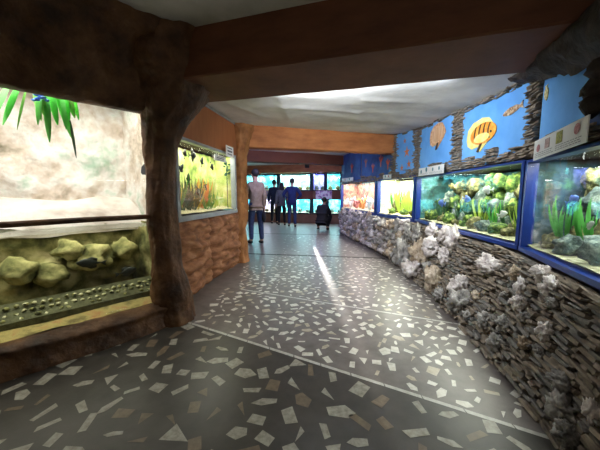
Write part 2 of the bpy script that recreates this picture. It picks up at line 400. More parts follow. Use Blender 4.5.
def water_back(n, cols, scale=4, pos=None): return nmat(n, cols, scale, .8, .3, detail=8, bdist=.02, pos=pos)
B_mid = water_back('tank_back_green_blue', [(.01, .03, .03), (.03, .10, .08), (.06, .2, .2), (.2, .36, .5)], 5)
B_near = water_back('tank_back_teal', [(.01, .02, .02), (.03, .07, .06), (.06, .12, .16), (.12, .3, .2)], 6)
B_yel = water_back('tank_back_yellow_green', [(.08, .2, .03), (.38, .5, .1), (.62, .66, .25), (.75, .8, .5)], 4)
B_cor = water_back('tank_back_coral', [(.12, .12, .14), (.5, .2, .14), (.65, .45, .3), (.2, .35, .2)], 7)
B_pale = water_back('tank_back_pale', [(.3, .34, .12), (.6, .62, .35), (.8, .82, .75), (.5, .55, .2)], 4)
B_cyan = water_back('tank_back_cyan', [(.02, .2, .4), (.05, .5, .6), (.3, .8, .8), (.08, .4, .25)], 5)
B_lila = water_back('tank_back_violet', [(.12, .12, .5), (.25, .3, .75), (.6, .6, .85)], 4)
G_gr = nmat('gravel_pale', [(.25, .22, .12), (.6, .58, .4), (.8, .8, .68)], 40, .9, .5, bdist=.01)
G_ol = nmat('gravel_olive', [(.12, .12, .05), (.36, .36, .2), (.62, .62, .45)], 30, .9, .5, bdist=.01)
G_yel = nmat('gravel_yellow', [(.5, .42, .2), (.8, .75, .5)], 40, .9, .5, bdist=.01)
Rk = [nmat('mossy_rock', [(.008, .03, .008), (.05, .11, .02), (.3, .4, .08)], 20, .9, .6, bdist=.02),
      nmat('olive_rock', [(.02, .02, .01), (.10, .10, .035), (.42, .4, .16)], 20, .9, .6, bdist=.02),
      nmat('grey_tank_rock', [(.02, .035, .035), (.09, .13, .11), (.32, .38, .3)], 20, .9, .6, bdist=.02)]
Pl = [c_mat('plant_green', (.06, .3, .04)), c_mat('plant_yellow_green', (.35, .5, .06)), c_mat('plant_orange', (.75, .28, .04)), c_mat('plant_dark', (.02, .08, .03)), c_mat('plant_yellow', (.75, .6, .1))]

def tank_rocks(path, u0, u1, z0, depth, n, rmin, rmax, where, group, mats=(0, 1, 2), base=0., offs=(.3, .72)):
    adj = ['mossy green', 'olive brown', 'pale grey']
    placed = []
    for i in range(n):
        u = u0 + (u1 - u0) * (i + .5 + random.uniform(-.3, .3)) / n; r = random.uniform(rmin, rmax)
        k = i % 2; off = -depth * offs[k] ; mi = random.choice(mats)
        mb = MB(); hz = r * random.uniform(.7, 1.1) * (1.5 if k else 1.)
        mb.lump(path.at(u, z0 + .02 + base * random.uniform(.8, 1.1) + hz * .8, off), (r, r * .8, hz), i + u * 3, 3, .5, 1.8)
        build(mb, 'tank_rock', Rk[mi], smooth=True, label=f'{adj[mi]} rock inside {where}', cat='rock', group=f'{adj[mi]} rocks in {group}')
def tank_plants(path, u0, u1, z0, depth, n, h, w, where, group, mats=(0, 1), nb=9, offr=(.35, .75)):
    nm = ['bright green', 'yellow green', 'orange', 'dark green', 'yellow']
    for i in range(n):
        u = u0 + (u1 - u0) * (i + .5 + random.uniform(-.35, .35)) / n; off = -depth * random.uniform(*offr); mi = random.choice(mats)
        mb = MB(); b = path.at(u, z0 + .02, off)
        for j in range(nb):
            a = random.uniform(0, 2 * pi); l = h * random.uniform(.55, 1.); sp_ = random.uniform(.1, .45) * l
            leaf_blade(mb, b + Vector((cos(a), sin(a), 0)) * .012, b + Vector((cos(a) * sp_, sin(a) * sp_ * .5, l)), w * random.uniform(.6, 1.2), 6, 0, (cos(a) * .03, 0, .02))
        build(mb, 'water_plant', Pl[mi], smooth=True, label=f'{nm[mi]} bladed water plant growing in {where}', cat='plant', group=f'{nm[mi]} plants in {group}')
def fish_mesh(mb, c, L, hgt, th, t, n, angle=0, mi=0, tall=False):
    """fish with body, tail, dorsal and anal fins; t = direction of the nose in plan"""
    t = Vector(t).normalized(); up = Vector((0, 0, 1)); f = (t * cos(angle) + up * sin(angle)); g = (up * cos(angle) - t * sin(angle)); nn = f.cross(g)
    c = Vector(c)
    prof = [(-.5, .12), (-.38, .22), (-.2, .7), (0, 1), (.2, .95), (.36, .62), (.46, .3), (.5, .06)]
    K = 10; V = []; F = []
    for x, r in prof:
        for k in range(K):
            a = 2 * pi * k / K; V.append(c + f * (x * L) + g * (cos(a) * r * hgt / 2) + nn * (sin(a) * r * th / 2))
    for i in range(len(prof) - 1):
        for k in range(K): F.append((i * K + k, i * K + (k + 1) % K, (i + 1) * K + (k + 1) % K, (i + 1) * K + k))
    F += [tuple(range(K)), tuple(range((len(prof) - 1) * K, len(prof) * K))]
    mb.add(V, F, mi)
    def fin(pts2):
        a = [c + f * (x * L) + g * (y * hgt) + nn * th * .04 for x, y in pts2]; b = [p - nn * th * .08 for p in a]; k = len(a)
        mb.add(a + b, [tuple(range(k)), tuple(reversed(range(k, 2 * k)))] + [(i, (i + 1) % k, k + (i + 1) % k, k + i) for i in range(k)], mi)
    fin([(-.46, 0), (-.78, .38), (-.7, 0), (-.78, -.38)])
    h = 1.1 if tall else .68
    fin([(.15, .42), (-.1, h), (-.35, .55 if tall else .5), (-.34, .2)]); fin([(.1, -.42), (-.12, -h), (-.34, -.5), (-.34, -.2)])

# right-hand row ------------------------------------------------
ZS, ZT = .775, 1.452
uA = RW.hit(620, 250)[0]
a_near = aquarium(RW, RW.L[1] + .25, uB - .01, ZS, ZT - .01, .5, 'blue framed aquarium at the right edge under the nearer white fish card', B_near, G_ol, 25, (.92, 1, .95), fw=.034)
a_mid = aquarium(RW, uB + .01, uC - .02, ZS, ZT, .55, 'long blue framed aquarium of green rocks in the middle of the right wall', B_mid, G_ol, 40, (.95, 1, .85), fw=.034)
u_p = RW.hit(377, 200)[0]
a_f1 = aquarium(RW, uC + .02, u_p - .02, ZS + .0, ZT + .03, .5, 'pale aquarium with yellow plants left of the long green one', B_pale, G_yel, 42, (1, 1, .9), fw=.06)
a_f2 = aquarium(RW, u_p + .02, uD - .02, ZS + .0, ZT + .06, .5, 'aquarium of pink and orange coral at the end of the right wall', B_cor, G_gr, 40, (1, .9, .9), fw=.06)
wm = 'the long middle aquarium'; wn = 'the aquarium at the right edge'
tank_rocks(RW, uB + .12, uC - .1, ZS, .55, 22, .045, .09, wm, wm, (0, 1, 0, 2), 0, (.25, .5))
tank_rocks(RW, uB + .15, uC - .15, ZS, .55, 19, .07, .11, wm, wm, (0, 1, 2), .2, (.62, .75))
tank_rocks(RW, uB + .5, uC - .6, ZS, .55, 7, .08, .12, wm, wm, (0, 1), .4, (.72, .8))
tank_plants(RW, uB + .2, uC - .1, ZS, .55, 18, .36, .012, wm, wm, (0, 1, 3, 3), 20)
tank_rocks(RW, uA - .2, uB - .1, ZS, .5, 9, .06, .10, wn, wn, (1, 2, 2), 0, (.25, .5))
tank_rocks(RW, uA - .2, uB - .1, ZS, .5, 8, .08, .13, wn, wn, (0, 1, 2), .2, (.62, .75))
tank_rocks(RW, uA - .2, uB - .1, ZS, .5, 7, .08, .12, wn, wn, (1, 2), .42, (.72, .8))
tank_plants(RW, uA - .2, uB - .1, ZS, .5, 8, .4, .016, wn, wn, (0, 3, 0), 20)
wf = 'the pale aquarium left of the long green one'
tank_plants(RW, uC + .15, u_p - .1, ZS, .5, 6, .55, .022, wf, wf, (1, 4, 0), 22)
tank_rocks(RW, uC + .15, u_p - .1, ZS, .5, 6, .06, .1, wf, wf, (1, 0))
wg = 'the coral aquarium at the far end of the right wall'
Mc = [nmat('coral_pink', [(.5, .15, .15), (.8, .4, .35)], 20, .8, .5, bdist=.01), nmat('coral_orange', [(.7, .25, .06), (.85, .5, .2)], 20, .8, .5, bdist=.01), nmat('coral_white', [(.6, .55, .5), (.85, .8, .8)], 20, .8, .5, bdist=.01)]
cn = ['pink', 'orange', 'white']
for i in range(10):
    u = u_p + .15 + (uD - u_p - .3) * (i + .5) / 10; mi = i % 3; mb = MB(); r = random.uniform(.07, .12); c = RW.at(u, ZS + .02, -.15 - .2 * (i % 2))
    for j in range(7):
        a = random.uniform(0, 2 * pi); mb.tube([c, c + Vector((cos(a) * r * .5, sin(a) * r * .5, r * 1.5)), c + Vector((cos(a) * r, sin(a) * r, r * 2.4 * random.uniform(.7, 1.3)))], [.03, .025, .018], 6)
        mb.lump(c + Vector((cos(a) * r, sin(a) * r, r * 2.3)), .04, j, 1, .4)
    build(mb, 'coral', Mc[mi], smooth=True, label=f'{cn[mi]} branching coral inside {wg}', cat='coral', group=f'{cn[mi]} corals at the end of the right wall')
# fish of the long tank and the near tank (by eye from the photograph)
Mfb = nmat('fish_blue', [(.06, .12, .4), (.15, .3, .7)], 20, .4, 0); Mfg = nmat('fish_silver', [(.35, .4, .35), (.6, .65, .55)], 20, .4, 0); Mfy = mat('fish_yellow', (.75, .6, .12), .4)
def swim(path, lst, mts, where, cat='fish'):
    for (px, py, L, h, ang, flip, mi, lab) in lst:
        u, z = path.hit(px, py, -.14); t, n = path.frame(u); mb = MB()
        fish_mesh(mb, path.at(u, z, -.14), L, h, h * .3, t * (-1 if flip else 1), n, ang)
        build(mb, 'fish', mts[mi], smooth=True, label=lab, cat=cat)
swim(RW, [(441, 203, .2, .09, .1, 0, 0, 'blue fish low at the left of the long green aquarium'), (467, 199, .16, .07, -.1, 1, 0, 'small blue fish low in the middle of the long green aquarium'),
          (487, 190, .15, .07, .0, 0, 1, 'silver fish right of centre in the long green aquarium'), (503, 214, .13, .06, .2, 1, 1, 'silver fish low at the right end of the long green aquarium'),
          (452, 186, .13, .06, .0, 1, 2, 'yellow fish high at the left of the long green aquarium'), (573, 200, .13, .06, .3, 1, 0, 'blue fish in the aquarium at the right edge'),
          (590, 225, .09, .04, .5, 1, 1, 'pale fish low in the aquarium at the right edge')], [Mfb, Mfg, Mfy], '')

# ---------------------------------------------------------------- right wall: mural above the tanks
def topz(u):
    p = RW.at(u, 0); return min(zc(p.x, p.y + .02) + .03, 2.47)
mw = MB()
nU = 40
def ml(u, v):
    uu = .2 + (uD + .02 - .2) * u; return RW.at(uu, ZT + .03 + (topz(uu) + .02 - ZT - .03) * v, -.03)
mw.grid(nU, 2, ml); mw.grid(nU, 2, lambda u, v: RW.at(.2 + (uD - .18) * u, ZT + .05 + 1.0 * v, -.75))
build(mw, 'wall_right', M_wall, kind='structure')
# body behind and below the tanks
mw = MB(); mw.grid(nU, 2, lambda u, v: RW.at(.0 + uD * u, (ZS - .05) * v, -.04)); mw.grid(nU, 2, lambda u, v: RW.at(uD * u, ZS - .04, -.04 - .65 * v))
e0, e1 = RW.at(uD, 0, .0), RW.at(uD, 0, -.72)
mw.quad((e0.x, e0.y, 0), (e1.x, e1.y, 0), (e1.x, e1.y, 2.45), (e0.x, e0.y, 2.45))
build(mw, 'wall_right', M_mortar, kind='structure')

def panel(px0, px1, label, m=M_blue, zlo=None, off=.0, ztop=None):
    u0 = RW.hit(px0, 140)[0]; u1 = RW.hit(px1, 150)[0]; u0, u1 = min(u0, u1), max(u0, u1)
    mb = MB(); z0 = zlo or ZT + .04; n = 6
    for i in range(n):
        a = u0 + (u1 - u0) * i / n; b = u0 + (u1 - u0) * (i + 1) / n; ta, tb = (ztop or topz(a) - .015), (ztop or topz(b) - .015)
        mb.hexa([RW.at(a, z0, off), RW.at(b, z0, off), RW.at(b, z0, off - .02), RW.at(a, z0, off - .02)], [RW.at(a, ta, off), RW.at(b, tb, off), RW.at(b, tb, off - .02), RW.at(a, ta, off - .02)])
    return build(mb, 'mural_panel', m, label=label, cat='wall panel')
p_near = panel(583, 538, 'plain sky blue mural panel with a small yellow fish, nearest the viewer')
p_dark = panel(660, 584, 'dark blue mural panel at the right edge behind hanging rock', M_blued)  # darker blue than the panels beside it
p_disc = panel(530, 461, 'sky blue mural panel with the striped orange discus fish')
p_or = panel(458, 419, 'sky blue mural panel with the pale orange discus fish')
p_star = panel(417, 396, 'blue mural panel with small orange starfish beside the orange beam')
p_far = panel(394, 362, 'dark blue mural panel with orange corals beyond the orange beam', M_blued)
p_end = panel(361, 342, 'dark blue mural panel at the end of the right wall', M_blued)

def relief(parent, name, outline, px, py, L, m, off=.004, th=.003, ang=0, flip=1, sz=1.):
    """a cut-out shape (points in units of its length L) fixed flat on the mural"""
    u, z = RW.hit(px, py); mb = MB(); A = []; B = []
    for x, y in outline:
        x, y = x * flip, y; xx = x * cos(ang) - y * sin(ang); yy = x * sin(ang) + y * cos(ang)
        A.append(RW.at(u + xx * L, z + yy * L * sz, off + th)); B.append(RW.at(u + xx * L, z + yy * L * sz, off - .002))
    k = len(A); mb.add(A + B, [tuple(range(k)), tuple(reversed(range(k, 2 * k)))] + [(i, (i + 1) % k, k + (i + 1) % k, k + i) for i in range(k)])
    return build(mb, name, m, parent)
def ell(a, b, n=20, cx=0, cy=0): return [(cx + a * cos(2 * pi * i / n), cy + b * sin(2 * pi * i / n)) for i in range(n)]
Mfo = nmat('discus_orange', [(.75, .16, .03), (.85, .34, .04), (.9, .55, .1)], 18, .5, 0)
Mfyl = nmat('discus_yellow', [(.85, .7, .15), (.9, .82, .4)], 18, .5, 0)
Mfst = mat('discus_stripe', (.05, .03, .02), .5)
Mfp = nmat('pale_orange_fish', [(.45, .2, .1), (.75, .42, .22), (.8, .62, .4)], 25, .5, 0)
Mfr = nmat('brown_mottled_fish', [(.15, .08, .05), (.5, .3, .15), (.7, .6, .45)], 40, .5, 0, pos=[.4, .5, .6])
# u grows away from the viewer, that is to the left in view; nose of the discus points right (towards the viewer)
u_, z_ = RW.hit(482, 133)
Ld = abs(RW.hit(467, 133)[0] - RW.hit(498, 133)[0])
Hd = .275
fins = [(.5, .06), (.47, .3), (.3, .5), (.0, .56), (-.2, .48), (-.34, .22), (-.42, .0), (-.32, -.2), (-.12, -.44), (.02, -.62), (.1, -.42), (.3, -.46), (.46, -.3), (.5, -.1)]
relief(p_disc, 'fish_fins', [(x * Ld, y * Hd / .95) for x, y in fins], 482, 134, 1, Mfyl, .003)
relief(p_disc, 'fish_body', [(x * Ld, y * Hd) for x, y in ell(.4, .38, 24, -.04, 0)] , 482, 134, 1, Mfo, .006)
for k, cx in enumerate((-.26, -.12, .02, .17)):
    hh = .37 * math.sqrt(max(0, 1 - ((cx + .04) / .4) ** 2)); wd = .016
    pts2 = [((cx + wd + .05 * (1 - (2 * t - 1) ** 2)) * Ld, (-hh * .75 + (hh + hh * .75) * t) * Hd) for t in [i / 6 for i in range(7)]] + [((cx - wd + .05 * (1 - (2 * t - 1) ** 2)) * Ld, (-hh * .75 + (hh + hh * .75) * t) * Hd) for t in [1 - i / 6 for i in range(7)]]
    relief(p_disc, 'fish_stripe', pts2, 482, 134, 1, Mfst, .009)
relief(p_disc, 'fish_belly', [(x * Ld, y * Hd) for x, y in ell(.24, .17, 16, -.02, -.15)], 482, 134, 1, Mfyl, .0095)
relief(p_disc, 'fish_belly_fin', [(x * Ld, y * Hd) for x, y in [(-.05, -.35), (.02, -.36), (.12, -.62), (.06, -.66)]], 482, 134, 1, Mfst, .009)
relief(p_disc, 'fish_eye', ell(.012, .012, 10), 492, 131, 1, Mfst, .012)
# slim brown fish right of the discus
slim = [(-.5, .0), (-.38, .1), (-.1, .16), (.2, .13), (.36, .05), (.5, .16), (.47, 0), (.5, -.16), (.36, -.05), (.2, -.12), (-.1, -.16), (-.38, -.1)]
relief(p_disc, 'slim_fish', slim, 513, 110, .26, Mfr, .003, flip=-1, ang=-.12, sz=.8)
# pale orange discus
Lp = abs(RW.hit(430, 135)[0] - RW.hit(447, 135)[0]); Hp = .30
relief(p_or, 'pale_discus', [(x * Lp, y * Hp) for x, y in fins], 438.5, 135, 1, Mfp, .003)
relief(p_or, 'pale_discus_body', [(x * Lp, y * Hp) for x, y in ell(.34, .34, 20)], 438.5, 134, 1, nmat('pale_discus_body', [(.55, .28, .14), (.8, .55, .35)], 30, .5, 0, stretch=(1, 1, .2)), .006)
relief(p_or, 'fish_belly_fin', [(x * Lp, y * Hp) for x, y in [(-.05, -.35), (.05, -.36), (.12, -.66), (.02, -.66)]], 438.5, 135, 1, Mfst, .009)
# small yellow fish on the nearest panel
relief(p_near, 'yellow_fish', [(-.5, .02), (-.3, .2), (0, .28), (.25, .2), (.38, .06), (.5, .2), (.5, -.2), (.38, -.06), (.2, -.22), (-.1, -.26), (-.35, -.16)], 547, 93, .11, nmat('mottled_yellow', [(.35, .25, .06), (.8, .65, .25), (.85, .8, .5)], 60, .5, 0), .003, ang=1.45, sz=1)
star = []
for i in range(10):
    r = .5 if i % 2 == 0 else .16; star.append((r * cos(2 * pi * i / 10 + .3), r * sin(2 * pi * i / 10 + .3)))
Mst = mat('starfish_orange', (.65, .2, .06), .6); Mst2 = mat('coral_red', (.5, .09, .05), .6)
for px, py, L in ((407, 152, .2), (409, 164, .15), (402, 168, .13), (405, 141, .1)): relief(p_star, 'starfish', star, px, py, L, Mst, .003)
branch = [(-.08, -.5), (-.1, -.1), (-.4, .25), (-.3, .35), (-.06, .12), (-.02, .5), (.08, .5), (.08, .1), (.3, .4), (.4, .3), (.1, -.1), (.08, -.5)]
for px, py, L in ((388, 164, .22), (381, 161, .25), (373, 168, .2), (366, 163, .2)): relief(p_far, 'painted_coral', branch, px, py, L, Mst2, .003)
relief(p_end, 'painted_coral', branch, 352, 168, .25, Mst2, .003)

# stacked slate pilasters and bands framing the panels
def slates(mb, at, u0, u1, v0, v1, rowh, lmin, lmax, omin, omax, edge=.0, tilt=.06, ragged=0., wob=0):
    """at(u, v, off): irregular flat slates laid in rows"""
    v = v0; r = 0
    while v < v1:
        h = rowh * random.uniform(.6, 1.4)
        a0 = u0 + random.uniform(-ragged, ragged); a1 = u1 + random.uniform(-ragged, ragged); u = a0
        while u < a1 - .01:
            L = min(random.uniform(lmin, lmax), a1 - u); g = .003; o = random.uniform(omin, omax); o2 = o + random.uniform(-.012, .012)
            tl = random.uniform(-tilt, tilt) * L; dv = wob * noise.noise(Vector((u * 2.2, v * 5, 0)))
            va, vb = v + dv, v + h * .88 + dv
            q = lambda uu, vv, oo: at(uu, vv, oo)
            mb.hexa([q(u + g, va, omin - .03), q(u + L - g, va + tl, omin - .03), q(u + L - g - random.uniform(0, .015), va + tl, o2), q(u + g + random.uniform(0, .015), va, o)],
                    [q(u + g, vb, omin - .03), q(u + L - g, vb + tl, omin - .03), q(u + L - g - random.uniform(0, .02), vb + tl - random.uniform(0, .006), o2 - .006), q(u + g + random.uniform(0, .02), vb - random.uniform(0, .006), o - .006)], random.choice((0, 0, 1)))
            u += L
        v += h
def pilaster(pxs, y, label, rag=.03):
    us = sorted(RW.hit(x, y)[0] for x in pxs); mb = MB(); um = sum(us) / 2
    slates(mb, lambda u, v, o: RW.at(u, v, o), us[0], us[1], ZT + .04, topz(um) - .02, .02, .06, .18, .012, .05, ragged=rag)
    build(mb, 'slate_pilaster', [M_slate, M_slate2], label=label, cat='stone pilaster')
pilaster((528, 540), 120, 'tall stacked slate pilaster right of the striped discus fish')
pilaster((454, 464), 130, 'stacked slate pilaster between the two discus fish')
pilaster((415, 421), 145, 'stacked slate pilaster left of the pale discus fish', .05)
pilaster((392, 397), 155, 'narrow slate pilaster under the end of the orange beam', .08)
mb = MB()
for ua, ub, top in ((RW.hit(660, 140)[0], uB, .07), (uB, uC, .10), (uC, uD, .09)):
    for k in range(int((ub - ua) / .2) + 1):
        a = ua + k * .2; b = min(a + .2, ub)
        if b - a > .02: slates(mb, lambda u, v, o: RW.at(u, v, o), a, b, ZT + .035, ZT + .05 + top * random.uniform(.5, 1.5), .018, .06, .2, .012, .055, ragged=.01)
build(mb, 'slate_band', [M_slate, M_slate2], label='ragged band of stacked slates running along the tops of the right aquariums', cat='stone band')
mb = MB()
for k in range(30):
    a = uB - .2 + k * .18; t = topz(a)
    if a + .18 < uD: slates(mb, lambda u, v, o: RW.at(u, v, o), a, a + .18, t - .02 - .05 * random.random(), topz(a + .1) + .01, .018, .06, .18, .012, .05, ragged=.01)
build(mb, 'slate_cornice', [M_slate, M_slate2], label='thin ragged slate edging where the blue mural meets the white ceiling', cat='stone edging')
# rough rock hanging at the right edge under the near beam
mb = MB()
def canopy(u, v):
    uu = RW.hit(700, 120)[0] + (uB + .12 - RW.hit(700, 120)[0]) * u; p = RW.at(uu, 0)
    zb = 1.86 + (uu - RW.hit(600, 63)[0]) / (uB - RW.hit(600, 63)[0]) * .2; a = v * pi * .9
    off = .01 + .13 * sin(a) + .03 * noise.noise(Vector((uu * 7, v * 4, 0))); z = zb + (2.2 - zb) * v + .04 * noise.noise(Vector((uu * 9, v * 5, 3)))
    return RW.at(uu, z, off)
mb.grid(36, 14, canopy)
for k in range(5):
    u0 = RW.hit(599 - k * 1.2, 90)[0] - .05; zz = 1.84 - k * .045 + .03 * (k % 2)
    mb.lump(RW.at(u0 + .02 * noise.noise(Vector((k, 0, 0))), zz, .02), (.05, .06, .05), k, 2, .7)
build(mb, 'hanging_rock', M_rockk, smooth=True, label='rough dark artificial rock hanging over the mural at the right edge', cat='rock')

# white information cards
def card(px0, py0, px1, py1, ph, label, pics, off=.078):
    ua, za = RW.hit(px0, py0, off); ub, zb = RW.hit(px1, py1, off)      # lower-left and lower-right corners in view
    root = thing('information_card', RW.at((ua + ub) / 2, min(za, zb), off), label, 'sign')
    def q(a, b, o): return RW.at(ua + (ub - ua) * a, za + (zb - za) * a + b * ph, off + o)
    def plate(a0, a1, b0, b1, o, m, nm, skew=0):
        mb = MB(); mb.hexa([q(a0, b0, o), q(a1, b0, o), q(a1, b1, o), q(a0, b1, o)], [q(a0, b0, o + .002), q(a1, b0, o + .002), q(a1, b1, o + .002), q(a0, b1, o + .002)]); build(mb, nm, m, root)
    mb = MB(); mb.hexa([q(0, 0, -.006), q(1, 0, -.006), q(1, 1, -.006), q(0, 1, -.006)], [q(0, 0, 0), q(1, 0, 0), q(1, 1, 0), q(0, 1, 0)]); build(mb, 'board', M_white, root)
    W = (RW.at(ua, 0) - RW.at(ub, 0)).length
    for (a, b, r, m, shape) in pics:
        if shape == 'o':
            mb = MB(); A = [q(a + r * cos(t) / W, b + r * sin(t) / ph, .003) for t in [2 * pi * k / 16 for k in range(16)]]; mb.add(A, [tuple(range(16))]); build(mb, 'picture', m, root)
        else: plate(a - r / W, a + r / W, b - r / ph, b + r / ph, .001, m, 'picture')
    for (a0, a1) in ((.05, .42), (.5, .92)):
        mb = MB()
        for j in range(3):
            x = a0
            while x < a1:
                l_ = random.uniform(.02, .05); y0 = .10 + j * .09; mb.quad(q(x, y0, .0025), q(x + l_, y0, .0025), q(x + l_, y0 + .025, .0025), q(x, y0 + .025, .0025)); x += l_ + .012
        build(mb, 'text_block', M_ink, root)
    return root
Mpr = nmat('picture_red', [(.3, .05, .06), (.6, .3, .3)], 60, .5, 0); Mpg = nmat('picture_green', [(.1, .15, .05), (.6, .55, .15)], 60, .5, 0); Mpb = nmat('picture_teal', [(.02, .1, .12), (.1, .3, .35)], 60, .5, 0); Mpp = nmat('picture_pink', [(.3, .2, .2), (.7, .5, .45)], 60, .5, 0)
card(533, 161, 586, 142, .135, 'long white card with four small fish pictures above the right edge aquarium', [(.12, .55, .026, Mpr, 'o'), (.32, .62, .03, Mpp, 's'), (.56, .64, .034, Mpg, 's'), (.86, .66, .03, Mpr, 'o')])
card(418.5, 176, 443.5, 173, .115, 'white card with round dark pictures above the left end of the long aquarium', [(.13, .5, .03, Mpb, 'o'), (.36, .68, .035, Mpb, 'o'), (.62, .6, .025, Mpb, 'o'), (.85, .62, .025, Mpb, 'o')])
card(383, 179, 391, 178.5, .08, 'small white card over the pale aquarium', [(.3, .6, .02, Mpb, 's'), (.7, .6, .02, Mpr, 's')])
card(342, 182, 353, 181, .10, 'pink and white card at the end of the right wall', [(.3, .6, .03, Mpp, 's'), (.7, .6, .03, Mpb, 's')])

# ---------------------------------------------------------------- right wall foot: slates and boulders
def foot(u, v, off=0.):
    """u: distance along the foot line, v: 0 floor .. 1 sill"""
    a = RF.at(u, 0, off); y = a.y
    # matching point on the glass line, at the same share of the way
    return a
# parameter t 0..1 along both lines, matched by Y
def lineat(path, y):
    for i in range(len(path.p) - 1):
        a, b = path.p[i], path.p[i + 1]
        if a.y <= y <= b.y or (i == 0 and y < a.y) or (i == len(path.p) - 2 and y > b.y):
            return a.lerp(b, (y - a.y) / (b.y - a.y))
def wface(y, z, off=0.):
    a = lineat(RF, y); b = lineat(RW, y) ; b = Vector((b.x - .045, b.y)); t = min(max(z / (ZS - .04), 0), 1)
    t2 = t ** .8
    q = a.lerp(b, t2); d = .05; a2 = lineat(RF, y + d); b2 = lineat(RW, y + d); q2 = a2.lerp(Vector((b2.x - .045, b2.y)), t2)
    tg = (q2 - q).normalized(); n = Vector((-tg.y, tg.x)); slope = Vector((n.x, n.y, .35)).normalized()
    return Vector((q.x, q.y, z)) + slope * off
sw = thing('slate_wall', (1.45, 2.0, 0), 'battered dry stone wall of thin brown slates with pale boulders, right foreground', 'stone wall')
mb = MB(); mb.grid(50, 8, lambda u, v: wface(-.9 + 5.9 * u, (ZS - .05) * v, -.02)); build(mb, 'mortar', M_mortar, sw)
mb = MB(); slates(mb, lambda u, v, o: wface(u, v, o), -.4, 4.75, .0, ZS - .07, .02, .05, .2, -.005, .03, tilt=.10, wob=.06)
o = build(mb, 'slate_course', [M_slate, M_slate2], sw, kind='stuff')
mb = MB(); slates(mb, lambda u, v, o: wface(u, v, o), -.4, 4.75, ZS - .085, ZS - .055, .028, .1, .3, .0, .03, tilt=.02)
build(mb, 'coping', [M_slate, M_slate2], sw)
bw = thing('boulder_wall', (1.5, 6.4, 0), 'curving low wall of big pale boulders under the farther right aquariums', 'stone wall')
mb = MB(); mb.grid(40, 8, lambda u, v: wface(4.4 + 4.25 * u, (ZS - .05) * v, -.03)); build(mb, 'mortar', M_mortar, bw)
mb = MB(); slates(mb, lambda u, v, o: wface(u, v, o), 4.7, 8.6, ZS - .085, ZS - .055, .028, .1, .3, .0, .05, tilt=.02)
build(mb, 'coping', [M_slate2, M_lime2], bw)

def hit_face(px, py):
    r = ray(px, py); best = None
    for i in range(60, 1200):
        k = i * .01 / r.y; p = Vector((0, 0, CAM_H)) + r * k
        if p.z < 0: return p.y, .02
        q = wface(p.y, max(p.z, 0)); 
        if p.x >= q.x: return p.y, p.z
    return 5, .3
def boulder(px, py, wpx, hpx, parent, m, seed, pr=.5):
    y, z = hit_face(px, py); d = y / FPX; c = wface(y, z, .02); hw = wpx / 2 * d * 1.12; hh = hpx / 2 * d * 1.1
    mb = MB(); mb.lump(c, (hw * .75, hw * 1.05, hh * 1.05), seed, 4, .6, 1.7, 0, .9)
    build(mb, 'boulder', m, parent, smooth=True)
near_b = [(434, 232, 13, 14, 0), (446, 236, 12, 14, 0), (455, 243, 16, 24, 0), (434, 247, 22, 14, 0), (447, 257, 12, 16, 0), (409, 236, 10, 12, 1), (418, 236, 12, 16, 1),
          (404, 256, 18, 26, 1), (421, 256, 20, 24, 2), (416, 270, 22, 20, 0), (436, 282, 18, 26, 2), (441, 296, 12, 12, 1), (458, 288, 14, 18, 0), (463, 303, 22, 22, 1), (466, 283, 12, 12, 0),
          (492, 266, 22, 15, 0), (486, 262, 10, 8, 0), (519, 274, 11, 11, 2), (524, 289, 10, 18, 0), (522, 304, 14, 12, 0), (546, 275, 16, 15, 0), (555, 288, 16, 17, 0), (556, 304, 10, 10, 1),
          (489, 322, 16, 14, 1), (507, 326, 14, 13, 1), (549, 333, 14, 17, 0), (528, 344, 11, 13, 2), (499, 344, 14, 14, 1), (470, 316, 10, 8, 1), (566, 384, 22, 18, 1), (567, 412, 24, 24, 1), (574, 438, 22, 26, 1), (597, 413, 14, 22, 0), (479, 296, 10, 8, 2), (527, 318, 9, 8, 1), (545, 352, 10, 8, 1), (508, 296, 8, 6, 1), (430, 268, 10, 10, 1)]
MM = [M_lime, M_lime2, M_limeo]
for i, (px, py, a, b_, mi) in enumerate(near_b): boulder(px, py, a, b_, sw if px > 425 else bw, MM[mi], i + 1)
k = 0
yy = 4.75; 
while yy < 8.6:
    z = .05
    while z < ZS - .1:
        hw = random.uniform(.07, .13); hz = random.uniform(.06, .11)
        mb = MB(); mb.lump(wface(yy + random.uniform(-.06, .06), z + hz * .6, .0), (hw * .8, hw, hz), k + 50, 3, .7, 1.8, 0, .7)
        build(mb, 'boulder', [M_lime2, M_lime2, M_lime, M_limeo][random.randrange(4)], bw, smooth=True); k += 1
        z += hz * 1.55
    yy += .2

# ---------------------------------------------------------------- left: the tall tank, its rock surround, and the pillar
zb1, zt1, zbar, zw = .225, 1.885, 1.0, .915
uE = L1.L[1]
B_pal = nmat('pale_rock_face', [(.22, .2, .13), (.66, .56, .46), (.88, .86, .8), (.46, .62, .48)], 3.4, .9, .7, bscale=9, bdist=.05, pos=[.3, .45, .58, .7], detail=8)
G_und = nmat('algae_rock_face', [(.04, .04, .015), (.14, .14, .045), (.34, .31, .12), (.55, .48, .24)], 5, .9, .6, bscale=12, bdist=.03)
tk = thing('terrarium', L1.at(uE - 1.2, zb1), 'tall half flooded glass terrarium with pale rocks on the left', 'terrarium')
D1 = .95
def T(du, z, off): return L1.at(uE - du, z, off)          # du: distance left of the pillar end
mb = MB()
def bk(u, v):
    du = .06 + 2.54 * u; z = .7 + 1.5 * v
    return T(du, z, -D1 + .10 * noise.noise(Vector((du * 2.2, z * 2, 0))) + .07 * noise.noise(Vector((du * 5, z * 4, 3))) + .025 * noise.noise(Vector((du * 15, z * 13, 3))))
mb.grid(90, 50, bk)
